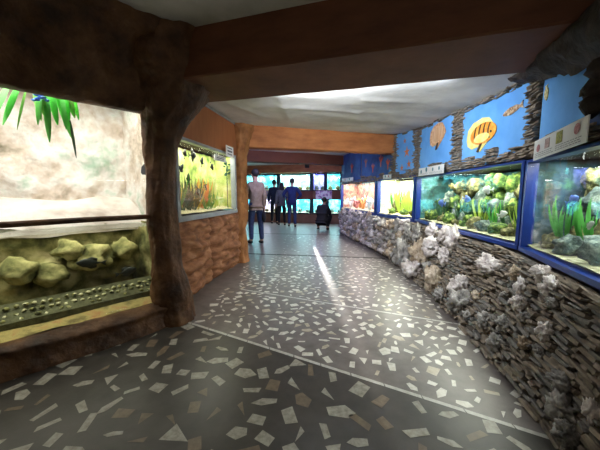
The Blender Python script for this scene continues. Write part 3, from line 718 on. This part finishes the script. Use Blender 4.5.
mb.grid(20, 30, lambda u, v: T(.0 + .08 * u + .03 * noise.noise(Vector((u * 4, v * 5, 1))), .7 + 1.5 * v, -.1 - (D1 - .1) * u))
build(mb, 'rock_backdrop', B_pal, tk, smooth=True)
mb = MB()
mb.grid(80, 12, lambda u, v: T(-.02 + 2.6 * u, (1.16 - .25 * (1 - v) ** 2) + .05 * noise.noise(Vector((u * 8, v * 3, 2))), -.5 - .5 * v))
mb.grid(80, 6, lambda u, v: T(-.02 + 2.6 * u, .84 + .07 * v + .03 * noise.noise(Vector((u * 8, v * 3, 2))), -.55 + .05 * v))
build(mb, 'rock_ledge', nmat('pale_ledge', [(.5, .42, .36), (.78, .72, .64), (.86, .83, .78)], 3, .9, .5, bscale=14, bdist=.03), tk, smooth=True)
mb = MB()
mb.grid(80, 30, lambda u, v: T(.0 + 2.6 * u, zb1 - .05 + .75 * v, -.62 + .2 * noise.noise(Vector((u * 9, v * 3, 8))) + .1 * noise.noise(Vector((u * 24, v * 8, 3)))))
mb.grid(14, 24, lambda u, v: T(.02 + .1 * u + .04 * noise.noise(Vector((u * 4, v * 5, 1))), zb1 - .05 + .75 * v, -.02 - .75 * u))
build(mb, 'flooded_rock', G_und, tk, smooth=True)
mb = MB(); mb.grid(50, 14, lambda u, v: T(-.02 + 2.6 * u, zb1 - .02 + .08 * v + .02 * noise.noise(Vector((u * 10, v * 3, 2))), -.02 - .75 * v)); build(mb, 'sand_bed', nmat('tank_sand', [(.12, .09, .03), (.38, .3, .1), (.35, .16, .06)], 9, .9, .4, bdist=.01), tk, smooth=True)
mb = MB(); mb.grid(30, 10, lambda u, v: T(-.02 + 2.6 * u, zw + .004 * noise.noise(Vector((u * 30, v * 12, 0))), -.02 - .6 * v)); build(mb, 'water_surface', M_water, tk, smooth=True)
# glass panes: upper and lower
for za, zb_, in ((zb1, zbar - .02), (zbar + .02, zt1)):
    mb = MB(); mb.hexa([T(0, za, -.012), T(2.5, za, -.012), T(2.5, za, 0), T(0, za, 0)], [T(0, zb_, -.012), T(2.5, zb_, -.012), T(2.5, zb_, 0), T(0, zb_, 0)]); build(mb, 'glass', M_glass, tk)
mb = MB(); mb.tube([T(-.05, zbar, .01), T(.6, zbar + .004, .012), T(1.3, zbar - .003, .01), T(2.5, zbar, .01)], .021, 8); build(mb, 'glazing_bar', M_rockd, tk, smooth=True)
mb = MB()      # hood
mb.grid(2, 2, lambda u, v: T(.02 + 2.6 * u, 2.2, -.05 - 1.05 * v)); mb.grid(2, 2, lambda u, v: T(-.02 + .1 * v, .0 + 2.2 * u, -.05 - 1.05 * v)); mb.grid(2, 2, lambda u, v: T(2.62, .0 + 2.2 * u, -.05 - 1.05 * v)); mb.grid(2, 2, lambda u, v: T(.08 + 2.54 * u, 2.2 * v, -1.1))
build(mb, 'casing', M_darkbox, tk)
t_, n_ = L1.frame(1.)
def tank_light(name, du, z, off, sx, sy, pw, c, tgt):
    return area(name, T(du, z, off), tgt, sx, sy, pw, c, tk)
lt = tank_light('terrarium_lamp', 1.1, 2.14, -.24, 2.0, .3, 31, (1, .97, .9), T(1.1, 0, -.6))
tank_light('water_fill', 1.1, .895, -.3, 2.0, .2, 4.5, (1, .98, .8), T(1.1, 0, -.45))  # added fill that brightens the flooded half under the ledge
# pebble rows
M_peb = nmat('pebbles', [(.03, .035, .012), (.25, .24, .07), (.85, .8, .5)], 30, .7, .2, kind='voronoi')
mb = MB(); 
for r in range(3):
    du = .0
    while du < 2.3:
        mb.lump(T(du, zb1 + .055 + r * .036 + random.uniform(-.014, .014), -.2 - r * .04), (random.uniform(.012, .028), .02, random.uniform(.01, .018)), du * 9 + r, 1, .3); du += random.uniform(.04, .058)
build(mb, 'pebble_rows', M_peb, tk, smooth=True, kind='stuff')
mb = MB(); mb.hexa([T(-.02, zb1, -.17), T(2.4, zb1, -.17), T(2.4, zb1, -.3), T(-.02, zb1, -.3)], [T(-.02, zb1 + .05, -.17), T(2.4, zb1 + .05, -.17), T(2.4, zb1 + .15, -.34), T(-.02, zb1 + .15, -.34)]); build(mb, 'pebble_bank', nmat('bank', [(.05, .05, .02), (.14, .14, .06)], 20), tk)
L1h = lambda px, py, off: (lambda r: (uE - r[0], r[1]))(L1.hit(px, py, off))
for i, (px, py, rx, rz, m, lab) in enumerate([(18, 272, .10, .07, 1, 'yellowish boulder in the flooded lower left of the tall terrarium'), (50, 275, .10, .07, 2, 'pale green boulder under water in the tall terrarium'),
                                              (92, 258, .13, .09, 1, 'big rounded boulder under water left of the dark pillar'), (125, 250, .09, .08, 1, 'olive boulder under water against the dark pillar'), (70, 250, .09, .06, 2, 'small grey boulder under water mid terrarium')]):
    du, z = L1h(px, py, -.4); mb = MB(); mb.lump(T(du, z, -.45), (rx * 1.3, rx, rz * 1.3), i + 3, 3, .5, 1.4); build(mb, 'boulder', G_und, smooth=True, label=lab, cat='rock')
Mfd = mat('dark_fish', (.02, .025, .015), .5)
for px, py, L, h, fl_, lab in ((90, 264, .17, .075, 0, 'dark fish under water in the middle of the tall terrarium'), (130, 272, .14, .07, 1, 'dark fish under water close to the dark pillar')):
    du, z = L1h(px, py, -.15); mb = MB(); fish_mesh(mb, T(du, z, -.2), L, h, h * .4, t_ * (1 if fl_ else -1), n_, .15); build(mb, 'fish', Mfd, smooth=True, label=lab, cat='fish')
# hanging plant with blue flower
hp = thing('hanging_plant', T(L1h(40, 90, -.12)[0], 1.88, -.15), 'green strap leaved plant hanging in the top left of the terrarium', 'plant')
mb = MB(); mb2 = MB()
for (x0, y0, x1, y1, w_, mi) in [(20, 86, 3, 124, .05, 0), (27, 90, 17, 130, .02, 1), (40, 92, 38, 125, .045, 0), (45, 92, 50, 142, .05, 0), (50, 92, 58, 125, .05, 0), (55, 93, 73, 138, .045, 0), (60, 95, 66, 130, .04, 0), (66, 96, 75, 118, .045, 1), (72, 98, 79, 120, .03, 0), (40, 95, 45, 115, .05, 1), (64, 98, 70, 120, .04, 0), (70, 124, 77, 158, .02, 2), (10, 85, -6, 118, .05, 0), (34, 92, 42, 120, .04, 1)]:
    da, za = L1h(x0, y0 - 4, -.15); db, zb_ = L1h(x1, y1, -.15)
    leaf_blade(mb if mi < 2 else mb2, T(da, za, -.15 - .04 * random.random()), T(db, zb_, -.13 - .08 * random.random()), w_ * 1.9, 8, mi if mi < 2 else 0, (0, 0, .01))
build(mb, 'leaf', [c_mat('leaf_green', (.16, .72, .12)), c_mat('leaf_lime', (.4, .8, .2))], hp, smooth=True)
build(mb2, 'withered_leaf', c_mat('leaf_dark', (.03, .09, .04)), hp, smooth=True)
mb = MB(); c0 = T(L1h(38, 98, -.1)[0], L1h(38, 97, -.1)[1], -.1)
for k in range(14): a = k * 2.4; mb.lump(c0 + Vector((cos(a) * .03 * (k % 3), sin(a) * .02, (k % 4 - 1.5) * .014)), (.016, .016, .009), k, 1, .5)
build(mb, 'flower', c_mat('flower_blue', (.1, .3, .85)), hp)

# rock surround: header, sill, pillar
def rough(p, a=.03, f=6, s=0): return Vector((noise.noise(p * f + Vector((s, 0, 0))), noise.noise(p * f + Vector((0, s + 9, 0))), noise.noise(p * f + Vector((0, 4, s + 5))))) * a
prof = [(1.885, -.05), (1.88, .0), (1.885, .05), (1.93, .10), (2.05, .17), (2.2, .25), (2.33, .36), (2.42, .42), (2.5, .46)]
def lerp_prof(pf, v):
    k = v * (len(pf) - 1); i = min(int(k), len(pf) - 2); t = k - i; return (pf[i][0] * (1 - t) + pf[i + 1][0] * t, pf[i][1] * (1 - t) + pf[i + 1][1] * t)
mb = MB()
def hd(u, v):
    du = -.12 + 3.0 * u; z, off = lerp_prof(prof, v); p = T(du, z, off); k = min(v * 4, 1)
    p = p + rough(p, .05 * k, 4) + rough(p, .02 * k, 13, 3); 
    return p
mb.grid(120, 34, hd); build(mb, 'rock_lintel', M_rockd, smooth=True, label='dark brown artificial rock lintel over the tall terrarium, rising to the ceiling', cat='rock lintel')
prof2 = [(.20, -.03), (.205, .01), (.195, .07), (.17, .115), (.12, .10), (.07, .11), (.02, .14), (-.01, .15)]
mb = MB()
def sl(u, v):
    du = -.05 + 3.0 * u; z, off = lerp_prof(prof2, v); p = T(du, z, off); k = min(v * 5, 1)
    return p + rough(p, .028 * k, 4, 2) + rough(p, .012 * k, 14, 3)
mb.grid(120, 26, sl); build(mb, 'rock_sill', M_rockd, smooth=True, label='dark brown rock sill along the floor under the tall terrarium', cat='rock sill')
mb = MB()
secs = [(-.01, -1.20, 2.60, .19), (.12, -1.20, 2.60, .17), (.3, -1.215, 2.59, .165), (.5, -1.25, 2.58, .135), (.9, -1.27, 2.58, .122), (1.4, -1.27, 2.58, .122), (1.65, -1.255, 2.58, .14), (1.82, -1.21, 2.57, .19), (1.95, -1.16, 2.57, .25), (2.08, -1.12, 2.57, .31), (2.2, -1.10, 2.56, .36), (2.5, -1.1, 2.56, .42)]
def pil(u, v, secs=secs, am=1., f=1.):
    k = v * (len(secs) - 1); i = min(int(k), len(secs) - 2); t = k - i; z, x, y, r = [secs[i][j] * (1 - t) + secs[i + 1][j] * t for j in range(4)]
    a = 2 * pi * u; d = Vector((cos(a), sin(a), 0)); rr = r * (1 + .16 * noise.noise(Vector((cos(a) * 1.4 * f, sin(a) * 1.4 * f, z * 2.4))) * am + .12 * noise.noise(Vector((cos(a) * 3, sin(a) * 3, z * 6))) + .06 * noise.noise(Vector((cos(a) * 7, sin(a) * 7, z * 16))))
    return Vector((x, y, z)) + d * rr
mb.grid(56, 90, pil, wrap=True); build(mb, 'rock_pillar', M_rockd, smooth=True, label='dark brown tree-like rock pillar between the two left tanks', cat='pillar')

# ---------------------------------------------------------------- left: second tank, orange fascia, crumpled panels, orange pillar
uL0, uL1 = .0, L2.L[1]
a_l = aquarium(L2, .3, uL1 - .13, .945, 1.80, .34, 'bright yellow green aquarium with dark fish between the two rock pillars', B_yel, G_yel, 15, (1, 1, .85), fm=M_greyframe, fw=.055, gh=.08)
w2 = 'the yellow green left aquarium'
tank_plants(L2, .4, 1.45, .95, .34, 9, .48, .018, w2, w2, (2, 4, 1, 0, 3, 4), 24, (.35, .8))
tank_plants(L2, 1.2, 1.9, .95, .34, 4, .3, .02, w2 + ', right half', w2 + ' right half', (1, 0), 10, (.35, .8))
for i, (px, py, L, h, an, lab) in enumerate([(193, 151.5, .15, .09, .1, 'largest dark fish, top left'), (184.5, 145, .1, .05, 1.4, 'dark fish in the top left corner'), (181.5, 168, .13, .05, .9, 'slanting dark fish at the left side'), (212, 167, .11, .06, -1., 'dark fish right of centre'),
                                             (178.5, 184, .11, .05, 1.4, 'upright dark fish at the lower left edge'), (188.5, 178, .12, .05, 1.5, 'upright dark fish left of the orange plants'), (205.5, 187, .11, .05, -1.1, 'dark fish below centre'), (198, 192, .11, .06, -1.1, 'lowest dark fish'), (202, 161, .12, .05, 1.2, 'dark fish at top centre')]):
    u, z = L2.hit(px, py, -.1); u = max(u, .42); z = min(z, 1.69); t, n = L2.frame(u); mb = MB(); fish_mesh(mb, L2.at(u, z, -.1), L, h, .03, t, n, an, tall=True)
    build(mb, 'angelfish', Mfd, smooth=True, label=lab + ' in the yellow green aquarium', cat='fish', group='dark fish in the yellow green aquarium')
mb = MB()
for k in range(18):
    u, z = L2.hit(228, 172, -.08); b = L2.at(u + random.uniform(-.06, .06), 1.5 + random.uniform(0, .25), -.1); a = random.uniform(0, 6.3)
    leaf_blade(mb, b, b + Vector((cos(a) * .05, sin(a) * .03, random.uniform(-.06, .05))), .03, 4)
mb.tube([L2.at(u, .97, -.1), L2.at(u, 1.72, -.1)], .008, 6)
build(mb, 'water_plant', Pl[3], smooth=True, label='dark leafy water plant at the right end of the yellow green aquarium', cat='plant')
# hang tag on glass + card on pillar
def lcard(path, x0, y0, x1, y1, off, label, ph=None):
    ua, za = path.hit(x0, y1, off); ub, _ = path.hit(x1, y1, off); _, zt = path.hit(x0, y0, off)
    root = thing('small_card', path.at((ua + ub) / 2, za, off), label, 'sign'); mb = MB()
    q = lambda u, z, o: path.at(u, z, off + o)
    mb.hexa([q(ua, za, 0), q(ub, za, 0), q(ub, za, -.008), q(ua, za, -.008)], [q(ua, zt, 0), q(ub, zt, 0), q(ub, zt, -.008), q(ua, zt, -.008)]); build(mb, 'board', M_white, root)
    mb = MB(); h = zt - za
    for a, b_ in ((.2, .3), (.45, .6), (.75, .85)):
        mb.hexa([q(ua + (ub - ua) * .15, za + h * a, .002), q(ua + (ub - ua) * .8, za + h * a, .002), q(ua + (ub - ua) * .8, za + h * a, 0), q(ua + (ub - ua) * .15, za + h * a, 0)], [q(ua + (ub - ua) * .15, za + h * b_, .002), q(ua + (ub - ua) * .8, za + h * b_, .002), q(ua + (ub - ua) * .8, za + h * b_, 0), q(ua + (ub - ua) * .15, za + h * b_, 0)])
    build(mb, 'printed_lines', M_ink, root)
lcard(L2, 226.5, 145, 233.5, 156, .1, 'small white card with dark print on the orange pillar')
lcard(L2, 215, 154, 226, 160, .01, 'low white card stuck inside the top corner of the yellow green aquarium')
mb = MB(); mb.grid(20, 6, lambda u, v: L2.at(.12 + (uL1 - .0) * u, 1.835 + .50 * v, .012 + .006 * noise.noise(Vector((u * 5, v * 2, 0)))))
mb.grid(20, 2, lambda u, v: L2.at(.12 + (uL1 - .0) * u, 2.335, .012 - .3 * v)); mb.grid(20, 2, lambda u, v: L2.at(.12 + (uL1 - .0) * u, 1.835, .012 - .05 * v))
build(mb, 'orange_fascia', M_panel, smooth=True, label='plain orange fascia board above the yellow green aquarium', cat='fascia board')
mb = MB()
for k in range(10):
    a = .12 + (uL1 - .12) * k / 10; b_ = .12 + (uL1 - .12) * (k + 1) / 10
    mb.hexa([L2.at(a, 2.33, .03), L2.at(b_, 2.33, .03), L2.at(b_, 2.33, .0), L2.at(a, 2.33, .0)], [L2.at(a, 2.345, .03), L2.at(b_, 2.345, .03), L2.at(b_, 2.345, .0), L2.at(a, 2.345, .0)])
build(mb, 'trim_1', M_greyframe, kind='structure')
slab('wall_left', tuple(L2.at(.32, 0, -.45).xy), tuple(L2.at(uL1 - .02, 0, -.45).xy), 0, 2.45, .03)
mb = MB(); mb.grid(2, 2, lambda u, v: L2.at(.12 + (uL1 - .12) * u, 2.345 + .12 * v, -.02)); mb.grid(2, 2, lambda u, v: L2.at(.12 + (uL1 - .12) * u, .9 * v, -.06))
build(mb, 'wall_left', M_wall, kind='structure')
u_mid = L2.hit(211, 250)[0]
for ua, ub, lab in ((.12, u_mid - .012, 'crumpled brown rock panel under the left aquarium, next to the dark pillar'), (u_mid + .012, uL1 - .02, 'crumpled brown rock panel under the left aquarium, next to the orange pillar')):
    mb = MB(); sd_ = ua * 5
    def cr(u, v, ua=ua, ub=ub, sd_=sd_):
        uu = ua + (ub - ua) * u; z = .885 * v
        fold = abs(noise.noise(Vector((uu * 1.6 + sd_, z * 6.5, 0)))) * .17 + abs(noise.noise(Vector((uu * 5 + sd_ + z * 2, z * 12, 4)))) * .07
        e = min(min(u, 1 - u) * 7, 1) ** .5; e2 = min(min(v * 8 + .25, 1), (1 - v) * 9 + .2) ** .5 if v < 1 else .3
        return L2.at(uu, z, -.03 + (.05 + fold) * e * min(e2, 1))
    mb.grid(40, 44, cr); build(mb, 'rock_panel', M_cloth, smooth=True, label=lab, cat='panel')
mb = MB()
se2 = [(-.01, -1.08, 4.93, .17), (.15, -1.09, 4.93, .15), (.6, -1.08, 4.93, .13), (1.1, -1.06, 4.93, .135), (1.5, -1.05, 4.94, .12), (1.85, -1.05, 4.94, .13), (2.05, -1.02, 4.95, .17), (2.25, -1.0, 4.95, .2), (2.45, -1.0, 4.95, .24)]
mb.grid(40, 70, lambda u, v: pil(u, v, se2, 1.2, 1.4), wrap=True); build(mb, 'rock_pillar', M_rocko, smooth=True, label='knobbly orange rock pillar carrying the bright orange beam', cat='pillar')

# ---------------------------------------------------------------- end wall with its bank of tanks
mb = MB(); mb.grid(2, 2, lambda u, v: FW.at(FW.L[1] * u, .42 * v - .0, .0)); 
mb.grid(2, 2, lambda u, v: FW.at(FW.L[1] * u, 2.03 + .45 * v, .04)); mb.grid(2, 2, lambda u, v: FW.at(FW.L[1] * u, 2.03, .04 - .1 * v)); mb.grid(2, 2, lambda u, v: FW.at(FW.L[1] * u, 0 + 2.45 * v, -.6)); mb.grid(2, 2, lambda u, v: FW.at(FW.L[1] * u, .98 + .36 * v, -.02))
build(mb, 'wall_far', M_wallfar, kind='structure')
def fu(px): return FW.hit(px, 190)[0]
far = [(222, 243.5, 1.36, 2.0, B_cyan, (.7, .95, 1), 24, 'far upper aquarium half hidden by the orange pillar'), (244, 278, 1.36, 2.0, B_cyan, (.75, 1, 1), 30, 'far upper cyan aquarium behind the man in the beige shirt'),
       (279.5, 311, 1.36, 2.0, water_back('tank_back_mint', [(.1, .45, .4), (.3, .7, .65), (.8, .85, .95)], 5), (.85, 1, 1), 34, 'far upper mint aquarium in front of the standing visitors'), (312.5, 325, 1.36, 2.0, B_lila, (.75, .8, 1), 12, 'far upper violet aquarium above the crouching person'), (326, 341, 1.36, 2.0, B_cyan, (.8, 1, 1), 14, 'far upper aquarium at the right end of the bank'),
       (222, 260, .42, .98, B_cyan, (.6, .9, 1), 24, 'far lower blue aquarium beside the orange pillar'), (261, 278, .42, .98, water_back('tank_back_white', [(.3, .3, .5), (.8, .8, .85)], 9), (.9, .9, 1), 12, 'far lower pale aquarium left of the standing visitors'), (279.5, 311, .42, .98, B_cyan, (.7, 1, 1), 24, 'far lower cyan aquarium right of the standing visitors'),
       (312.5, 327, .42, .98, B_cyan, (.7, .9, 1), 12, 'far lower aquarium behind the crouching person'), (328, 343, .42, .98, B_cyan, (.75, 1, 1), 13, 'far lower aquarium at the right end of the bank')]
for i, (a, b_, z0, z1, bm_, lc, pw, lab) in enumerate(far):
    aquarium(FW, fu(a), fu(b_), z0, z1, .38, lab, bm_, G_gr, pw * 1.15, lc, fm=M_dframe, fw=.045, gh=.05)
    if i not in (0, 5):
        for j in range(2 if b_ - a < 20 else 4):
            n = 2 if b_ - a < 20 else 4; u = fu(a) + (fu(b_) - fu(a)) * (j + .5) / n; mb = MB(); mb.lump(FW.at(u, z0 + .08, -.18), (.09, .08, random.uniform(.06, .13)), i * 5 + j, 2, .6)
            build(mb, 'tank_rock', Rk[2] if i % 2 else Rk[1], smooth=True, label='small rock in the ' + ' '.join(lab.split()[:9]), cat='rock', group='rocks in the ' + lab)
# stuff between the two rows
def board(px0, px1, z0, z1, m, name, label, off=.0, th=.05):
    a, b_ = fu(px0), fu(px1); mb = MB(); mb.hexa([FW.at(a, z0, off + th), FW.at(b_, z0, off + th), FW.at(b_, z0, off), FW.at(a, z0, off)], [FW.at(a, z1, off + th), FW.at(b_, z1, off + th), FW.at(b_, z1, off), FW.at(a, z1, off)])
    return build(mb, name, m, label=label, cat=name.replace('_', ' '))
M_poster = nmat('pink_poster', [(.25, .12, .35), (.85, .6, .7), (.85, .85, .88)], 9, .6, 0, pos=[.4, .48, .56])
board(316, 332, 1.0, 1.335, M_poster, 'poster', 'pink and white poster between the tank rows above the crouching person')
board(257, 277, 1.0, 1.335, M_poster, 'poster', 'pink and white poster between the tank rows beside the beige shirt')
board(333.5, 341, 1.0, 1.335, nmat('brown_wood', [(.12, .05, .03), (.2, .09, .05)], 4), 'wooden_cabinet', 'small brown cupboard between the tank rows at the right end')
board(279, 313, 1.0, 1.335, nmat('brown_board', [(.12, .04, .03), (.2, .07, .045)], 4), 'wood_boarding', 'dark red brown panel between the tank rows behind the visitors', .0, .03)
beamf = beam([(-3.5, 12.1), (2.7, 10.45), (2.7, 10.8), (-3.5, 12.45)], (2.04, 2.04), (2.47, 2.47), 'dark orange beam directly above the far bank of aquariums', M_beam)

# ---------------------------------------------------------------- people
def skin_fig(nodes, edges, name, m, parent, sub=2, root=0):
    names = list(nodes); me = bpy.data.meshes.new('tmp'); me.from_pydata([nodes[k][0] for k in names], [(names.index(a), names.index(b)) for a, b in edges] and [(names.index(a), names.index(b)) for a, b in edges], [])
    ob = bpy.data.objects.new('tmp', me); col.objects.link(ob); ob.modifiers.new('s', 'SKIN')
    if not me.skin_vertices: me.skin_vertices.new() if hasattr(me.skin_vertices, 'new') else None
    for i, k in enumerate(names):
        r = nodes[k][1]; me.skin_vertices[0].data[i].radius = (r if isinstance(r, tuple) else (r, r))
        me.skin_vertices[0].data[i].use_root = (i == root)
    s = ob.modifiers.new('u', 'SUBSURF'); s.levels = sub; s.render_levels = sub
    dg = bpy.context.evaluated_depsgraph_get(); dg.update()
    ev = bpy.data.meshes.new_from_object(ob.evaluated_get(dg)); ev.name = name
    bpy.data.objects.remove(ob)
    ev.materials.clear(); ev.materials.append(m)
    for p in ev.polygons: p.use_smooth = True
    o = bpy.data.objects.new(name, ev); col.objects.link(o); o.parent = parent; return o
M_skin = mat('skin', (.42, .24, .16), .6); M_hair = mat('dark_hair', (.015, .012, .01), .7)
def person(loc, face, label, top, bottom, H=1.72, arms='down', crouch=False, shoes=M_black, hairm=M_hair, long_hair=False, bag=False, stride=.09):
    """local frame: +x = the person's left, -y = the way they face"""
    root = thing('person', loc, label, 'person'); root.rotation_euler = (0, 0, face)
    k = H / 1.72; V = lambda x, y, z: (x * k, y * k, z * k)
    N = {}
    if not crouch:
        N['pelvis'] = (V(0, 0, .95), (.14 * k, .11 * k)); N['waist'] = (V(0, .0, 1.1), (.135 * k, .10 * k)); N['chest'] = (V(0, .01, 1.3), (.15 * k, .105 * k)); N['neckb'] = (V(0, .01, 1.45), (.08 * k, .07 * k))
        N['neck'] = (V(0, -.005, 1.5), .052 * k); N['jaw'] = (V(0, -.03, 1.56), (.07 * k, .075 * k)); N['head'] = (V(0, -.015, 1.63), (.078 * k, .09 * k)); N['crown'] = (V(0, 0, 1.69), (.055 * k, .06 * k))
        for s, n in ((1, 'l'), (-1, 'r')):
            f = stride * (1 if s > 0 else -1)
            N['hip' + n] = (V(s * .085, 0, .86), .082 * k); N['knee' + n] = (V(s * .105, -f * .5 - .01, .48), .06 * k); N['ank' + n] = (V(s * .11, -f * .6 + .02, .09), .042 * k); N['toe' + n] = (V(s * .125, -f * .6 - .13, .035), .032 * k)
    else:
        N['pelvis'] = (V(0, .12, .36), (.15 * k, .13 * k)); N['waist'] = (V(0, .06, .5), (.14 * k, .12 * k)); N['chest'] = (V(0, -.05, .68), (.165 * k, .125 * k)); N['neckb'] = (V(0, -.11, .83), (.08 * k, .07 * k))
        N['neck'] = (V(0, -.14, .87), .052 * k); N['jaw'] = (V(0, -.19, .92), (.07 * k, .075 * k)); N['head'] = (V(0, -.19, .99), (.078 * k, .09 * k)); N['crown'] = (V(0, -.18, 1.05), (.055 * k, .06 * k))
        for s, n in ((1, 'l'), (-1, 'r')):
            N['hip' + n] = (V(s * .12, .08, .33), .1 * k); N['knee' + n] = (V(s * .2, -.32, .47), .068 * k); N['ank' + n] = (V(s * .16, .0, .1), .045 * k); N['toe' + n] = (V(s * .18, -.15, .035), .034 * k)
    cx, cy, cz = N['chest'][0]; cz += .09 * k
    E = [('pelvis', 'waist'), ('waist', 'chest'), ('chest', 'neckb'), ('neckb', 'neck'), ('neck', 'jaw'), ('jaw', 'head'), ('head', 'crown')]
    for s, n in ((1, 'l'), (-1, 'r')):
        sh = Vector((cx + s * .165 * k, cy, cz)); N['sho' + n] = (tuple(sh), .052 * k)
        A = arms if isinstance(arms, str) else arms[0 if s > 0 else 1]
        if crouch or A == 'fwd': el = sh + Vector((s * .05, -.10, -.24)) * k; wr = el + Vector((-s * .06, -.22, .04)) * k
        elif A == 'akimbo': el = sh + Vector((s * .16, .03, -.24)) * k; wr = el + Vector((-s * .14, -.10, -.14)) * k
        else: el = sh + Vector((s * .05, .02, -.28)) * k; wr = el + Vector((s * .01, -.05, -.24)) * k
        N['elb' + n] = (tuple(el), .043 * k); N['wri' + n] = (tuple(wr), .028 * k)
        d = (wr - el).normalized(); pm = wr + d * .07 * k; N['palm' + n] = (tuple(pm), (.036 * k, .02 * k))
        E += [('chest', 'sho' + n), ('sho' + n, 'elb' + n), ('elb' + n, 'wri' + n), ('wri' + n, 'palm' + n), ('pelvis', 'hip' + n), ('hip' + n, 'knee' + n), ('knee' + n, 'ank' + n), ('ank' + n, 'toe' + n)]
        side = d.cross(Vector((s, 0, 0))).normalized() if abs(d.x) < .9 else Vector((0, 1, 0))
        for q in range(4):
            b = pm + d * .02 * k + side * ((q - 1.5) * .018) * k; L = [.065, .078, .074, .058][q] * k
            m1 = b + d * L * .55; m2 = m1 + (d * .8 + Vector((-s * .5, 0, 0))).normalized() * L * .5
            N[f'f{q}{n}'] = (tuple(m1), .0085 * k); N[f'g{q}{n}'] = (tuple(m2), .007 * k)
            E += [('palm' + n, f'f{q}{n}'), (f'f{q}{n}', f'g{q}{n}')]
        th = wr + d * .03 * k; t1 = th + (d + side * -1.1).normalized() * .045 * k; t2 = t1 + (d + side * -.4).normalized() * .03 * k
        N['t' + n] = (tuple(t1), .0105 * k); N['u' + n] = (tuple(t2), .009 * k); E += [('wri' + n, 't' + n), ('t' + n, 'u' + n)]
    skin_fig(N, E, 'body', M_skin, root)
    def clo(keys, name, m, grow, extra=None, ee=()):
        sub = {a: (N[a][0], tuple(r + grow for r in (N[a][1] if isinstance(N[a][1], tuple) else (N[a][1],) * 2))) for a in keys}
        if extra: sub.update(extra)
        kk = set(sub); ed = [e for e in E if e[0] in kk and e[1] in kk] + list(ee)
        return skin_fig(sub, ed, name, m, root)
    clo(['pelvis', 'waist', 'chest', 'neckb', 'shol', 'elbl', 'wril', 'shor', 'elbr', 'wrir'], 'jacket', top, .024 * k, {'hem': ((N['pelvis'][0][0], N['pelvis'][0][1] + (.03 * k if crouch else 0), N['pelvis'][0][2] - .07 * k), (.19 * k, .15 * k))}, [('pelvis', 'hem')])
    clo(['waist', 'pelvis', 'hipl', 'kneel', 'ankl', 'hipr', 'kneer', 'ankr'], 'trousers', bottom, .01 * k)
    for n in 'lr':
        a, t = Vector(N['ank' + n][0]), Vector(N['toe' + n][0]); a = Vector((a.x, a.y + .03 * k, .045 * k))
        skin_fig({'a': (tuple(a), (.042 * k, .04 * k)), 'b': (tuple((a + t) / 2), (.045 * k, .038 * k)), 'c': (tuple(t), (.042 * k, .03 * k))}, [('a', 'b'), ('b', 'c')], 'shoe', shoes, root)
    h = Vector(N['head'][0]); mb = MB()
    mb.lump(h + Vector((0, .018, .03)) * k, (.088 * k, .098 * k, .098 * k), 3, 3, .08, 2)
    if long_hair: mb.lump(h + Vector((0, .06, -.1)) * k, (.1 * k, .06 * k, .17 * k), 5, 3, .12, 2)
    ROOTLOC[root.name] = Vector((0, 0, 0)); build(mb, 'hair', hairm, root, smooth=True)
    mb = MB(); mb.lump(h + Vector((0, -.112, -.025)) * k, (.013 * k, .02 * k, .024 * k), 1, 1, .1); build(mb, 'nose', M_skin, root, smooth=True)
    for s in (-1, 1): mb = MB(); mb.lump(h + Vector((s * .086, .0, -.02)) * k, (.012 * k, .02 * k, .032 * k), 1, 1, .1); build(mb, 'ear', M_skin, root, smooth=True)
    for s in (-1, 1): mb = MB(); mb.lump(h + Vector((s * .033, -.095, -.002)) * k, (.012 * k, .008 * k, .007 * k), 1, 1, .0); build(mb, 'eye', M_black, root, smooth=True)
    mb = MB(); mb.lump(h + Vector((0, -.1, -.062)) * k, (.026 * k, .008 * k, .006 * k), 1, 1, 0); build(mb, 'mouth', mat('lips', (.3, .1, .09)), root, smooth=True)
    return root, N
Mbeige = nmat('beige_shirt', [(.2, .15, .1), (.32, .25, .18)], 12, .9, .3); Mjean = nmat('dark_jeans', [(.02, .035, .09), (.04, .06, .14)], 20, .9, .3)
Mnavy = nmat('navy_coat', [(.01, .015, .03), (.02, .03, .06)], 20, .9, .3); Mgreyj = nmat('grey_jacket', [(.1, .1, .11), (.16, .16, .17)], 20, .9, .3); Mblk = nmat('black_cloth', [(.008, .008, .01), (.015, .015, .02)], 20, .9, .3)
Mblj = nmat('blue_jacket', [(.01, .018, .07), (.02, .035, .13)], 20, .9, .3)
p1, N1 = person((-1.06, 6.72, 0), R(215), 'person in beige shirt and dark jeans standing beside the orange pillar', Mbeige, Mjean, 1.76, arms=('fwd', 'down'))
person((-1.03, 11.3, 0), R(175), 'person in dark navy coat, leftmost of the three at the far tanks', Mnavy, Mblk, 1.74)
person((-.70, 10.75, 0), R(190), 'person with long dark hair and grey jacket between two others', Mgreyj, Mblk, 1.6, long_hair=True)
person((-.29, 10.25, 0), R(180), 'person in blue jacket and jeans, rightmost of the three at the far tanks', Mblj, Mjean, 1.74, arms='akimbo')
person((.76, 9.35, 0), R(160), 'person in black crouching in front of the low far tanks', Mblk, Mblk, 1.7, crouch=True)
0 and person((-.98, 8.0, 0), R(170), 'person in black partly hidden behind the beige shirted man', Mblk, Mjean, 1.6)
# shoulder bag held at the side of the first man
bx, by = -.86, 6.66
bg = thing('shoulder_bag', (bx, by, .52), 'small black bag hanging in the hand of the man in beige', 'bag')
mb = MB(); mb.lump((bx, by, .66), (.05, .10, .13), 2, 3, .12); build(mb, 'bag_body', Mblk, bg, smooth=True)
mb = MB(); mb.tube([(bx, by - .06, .77), (bx - .01, by - .03, .86), (bx - .01, by + .03, .86), (bx, by + .06, .77)], .008, 6); build(mb, 'handle', Mblk, bg)
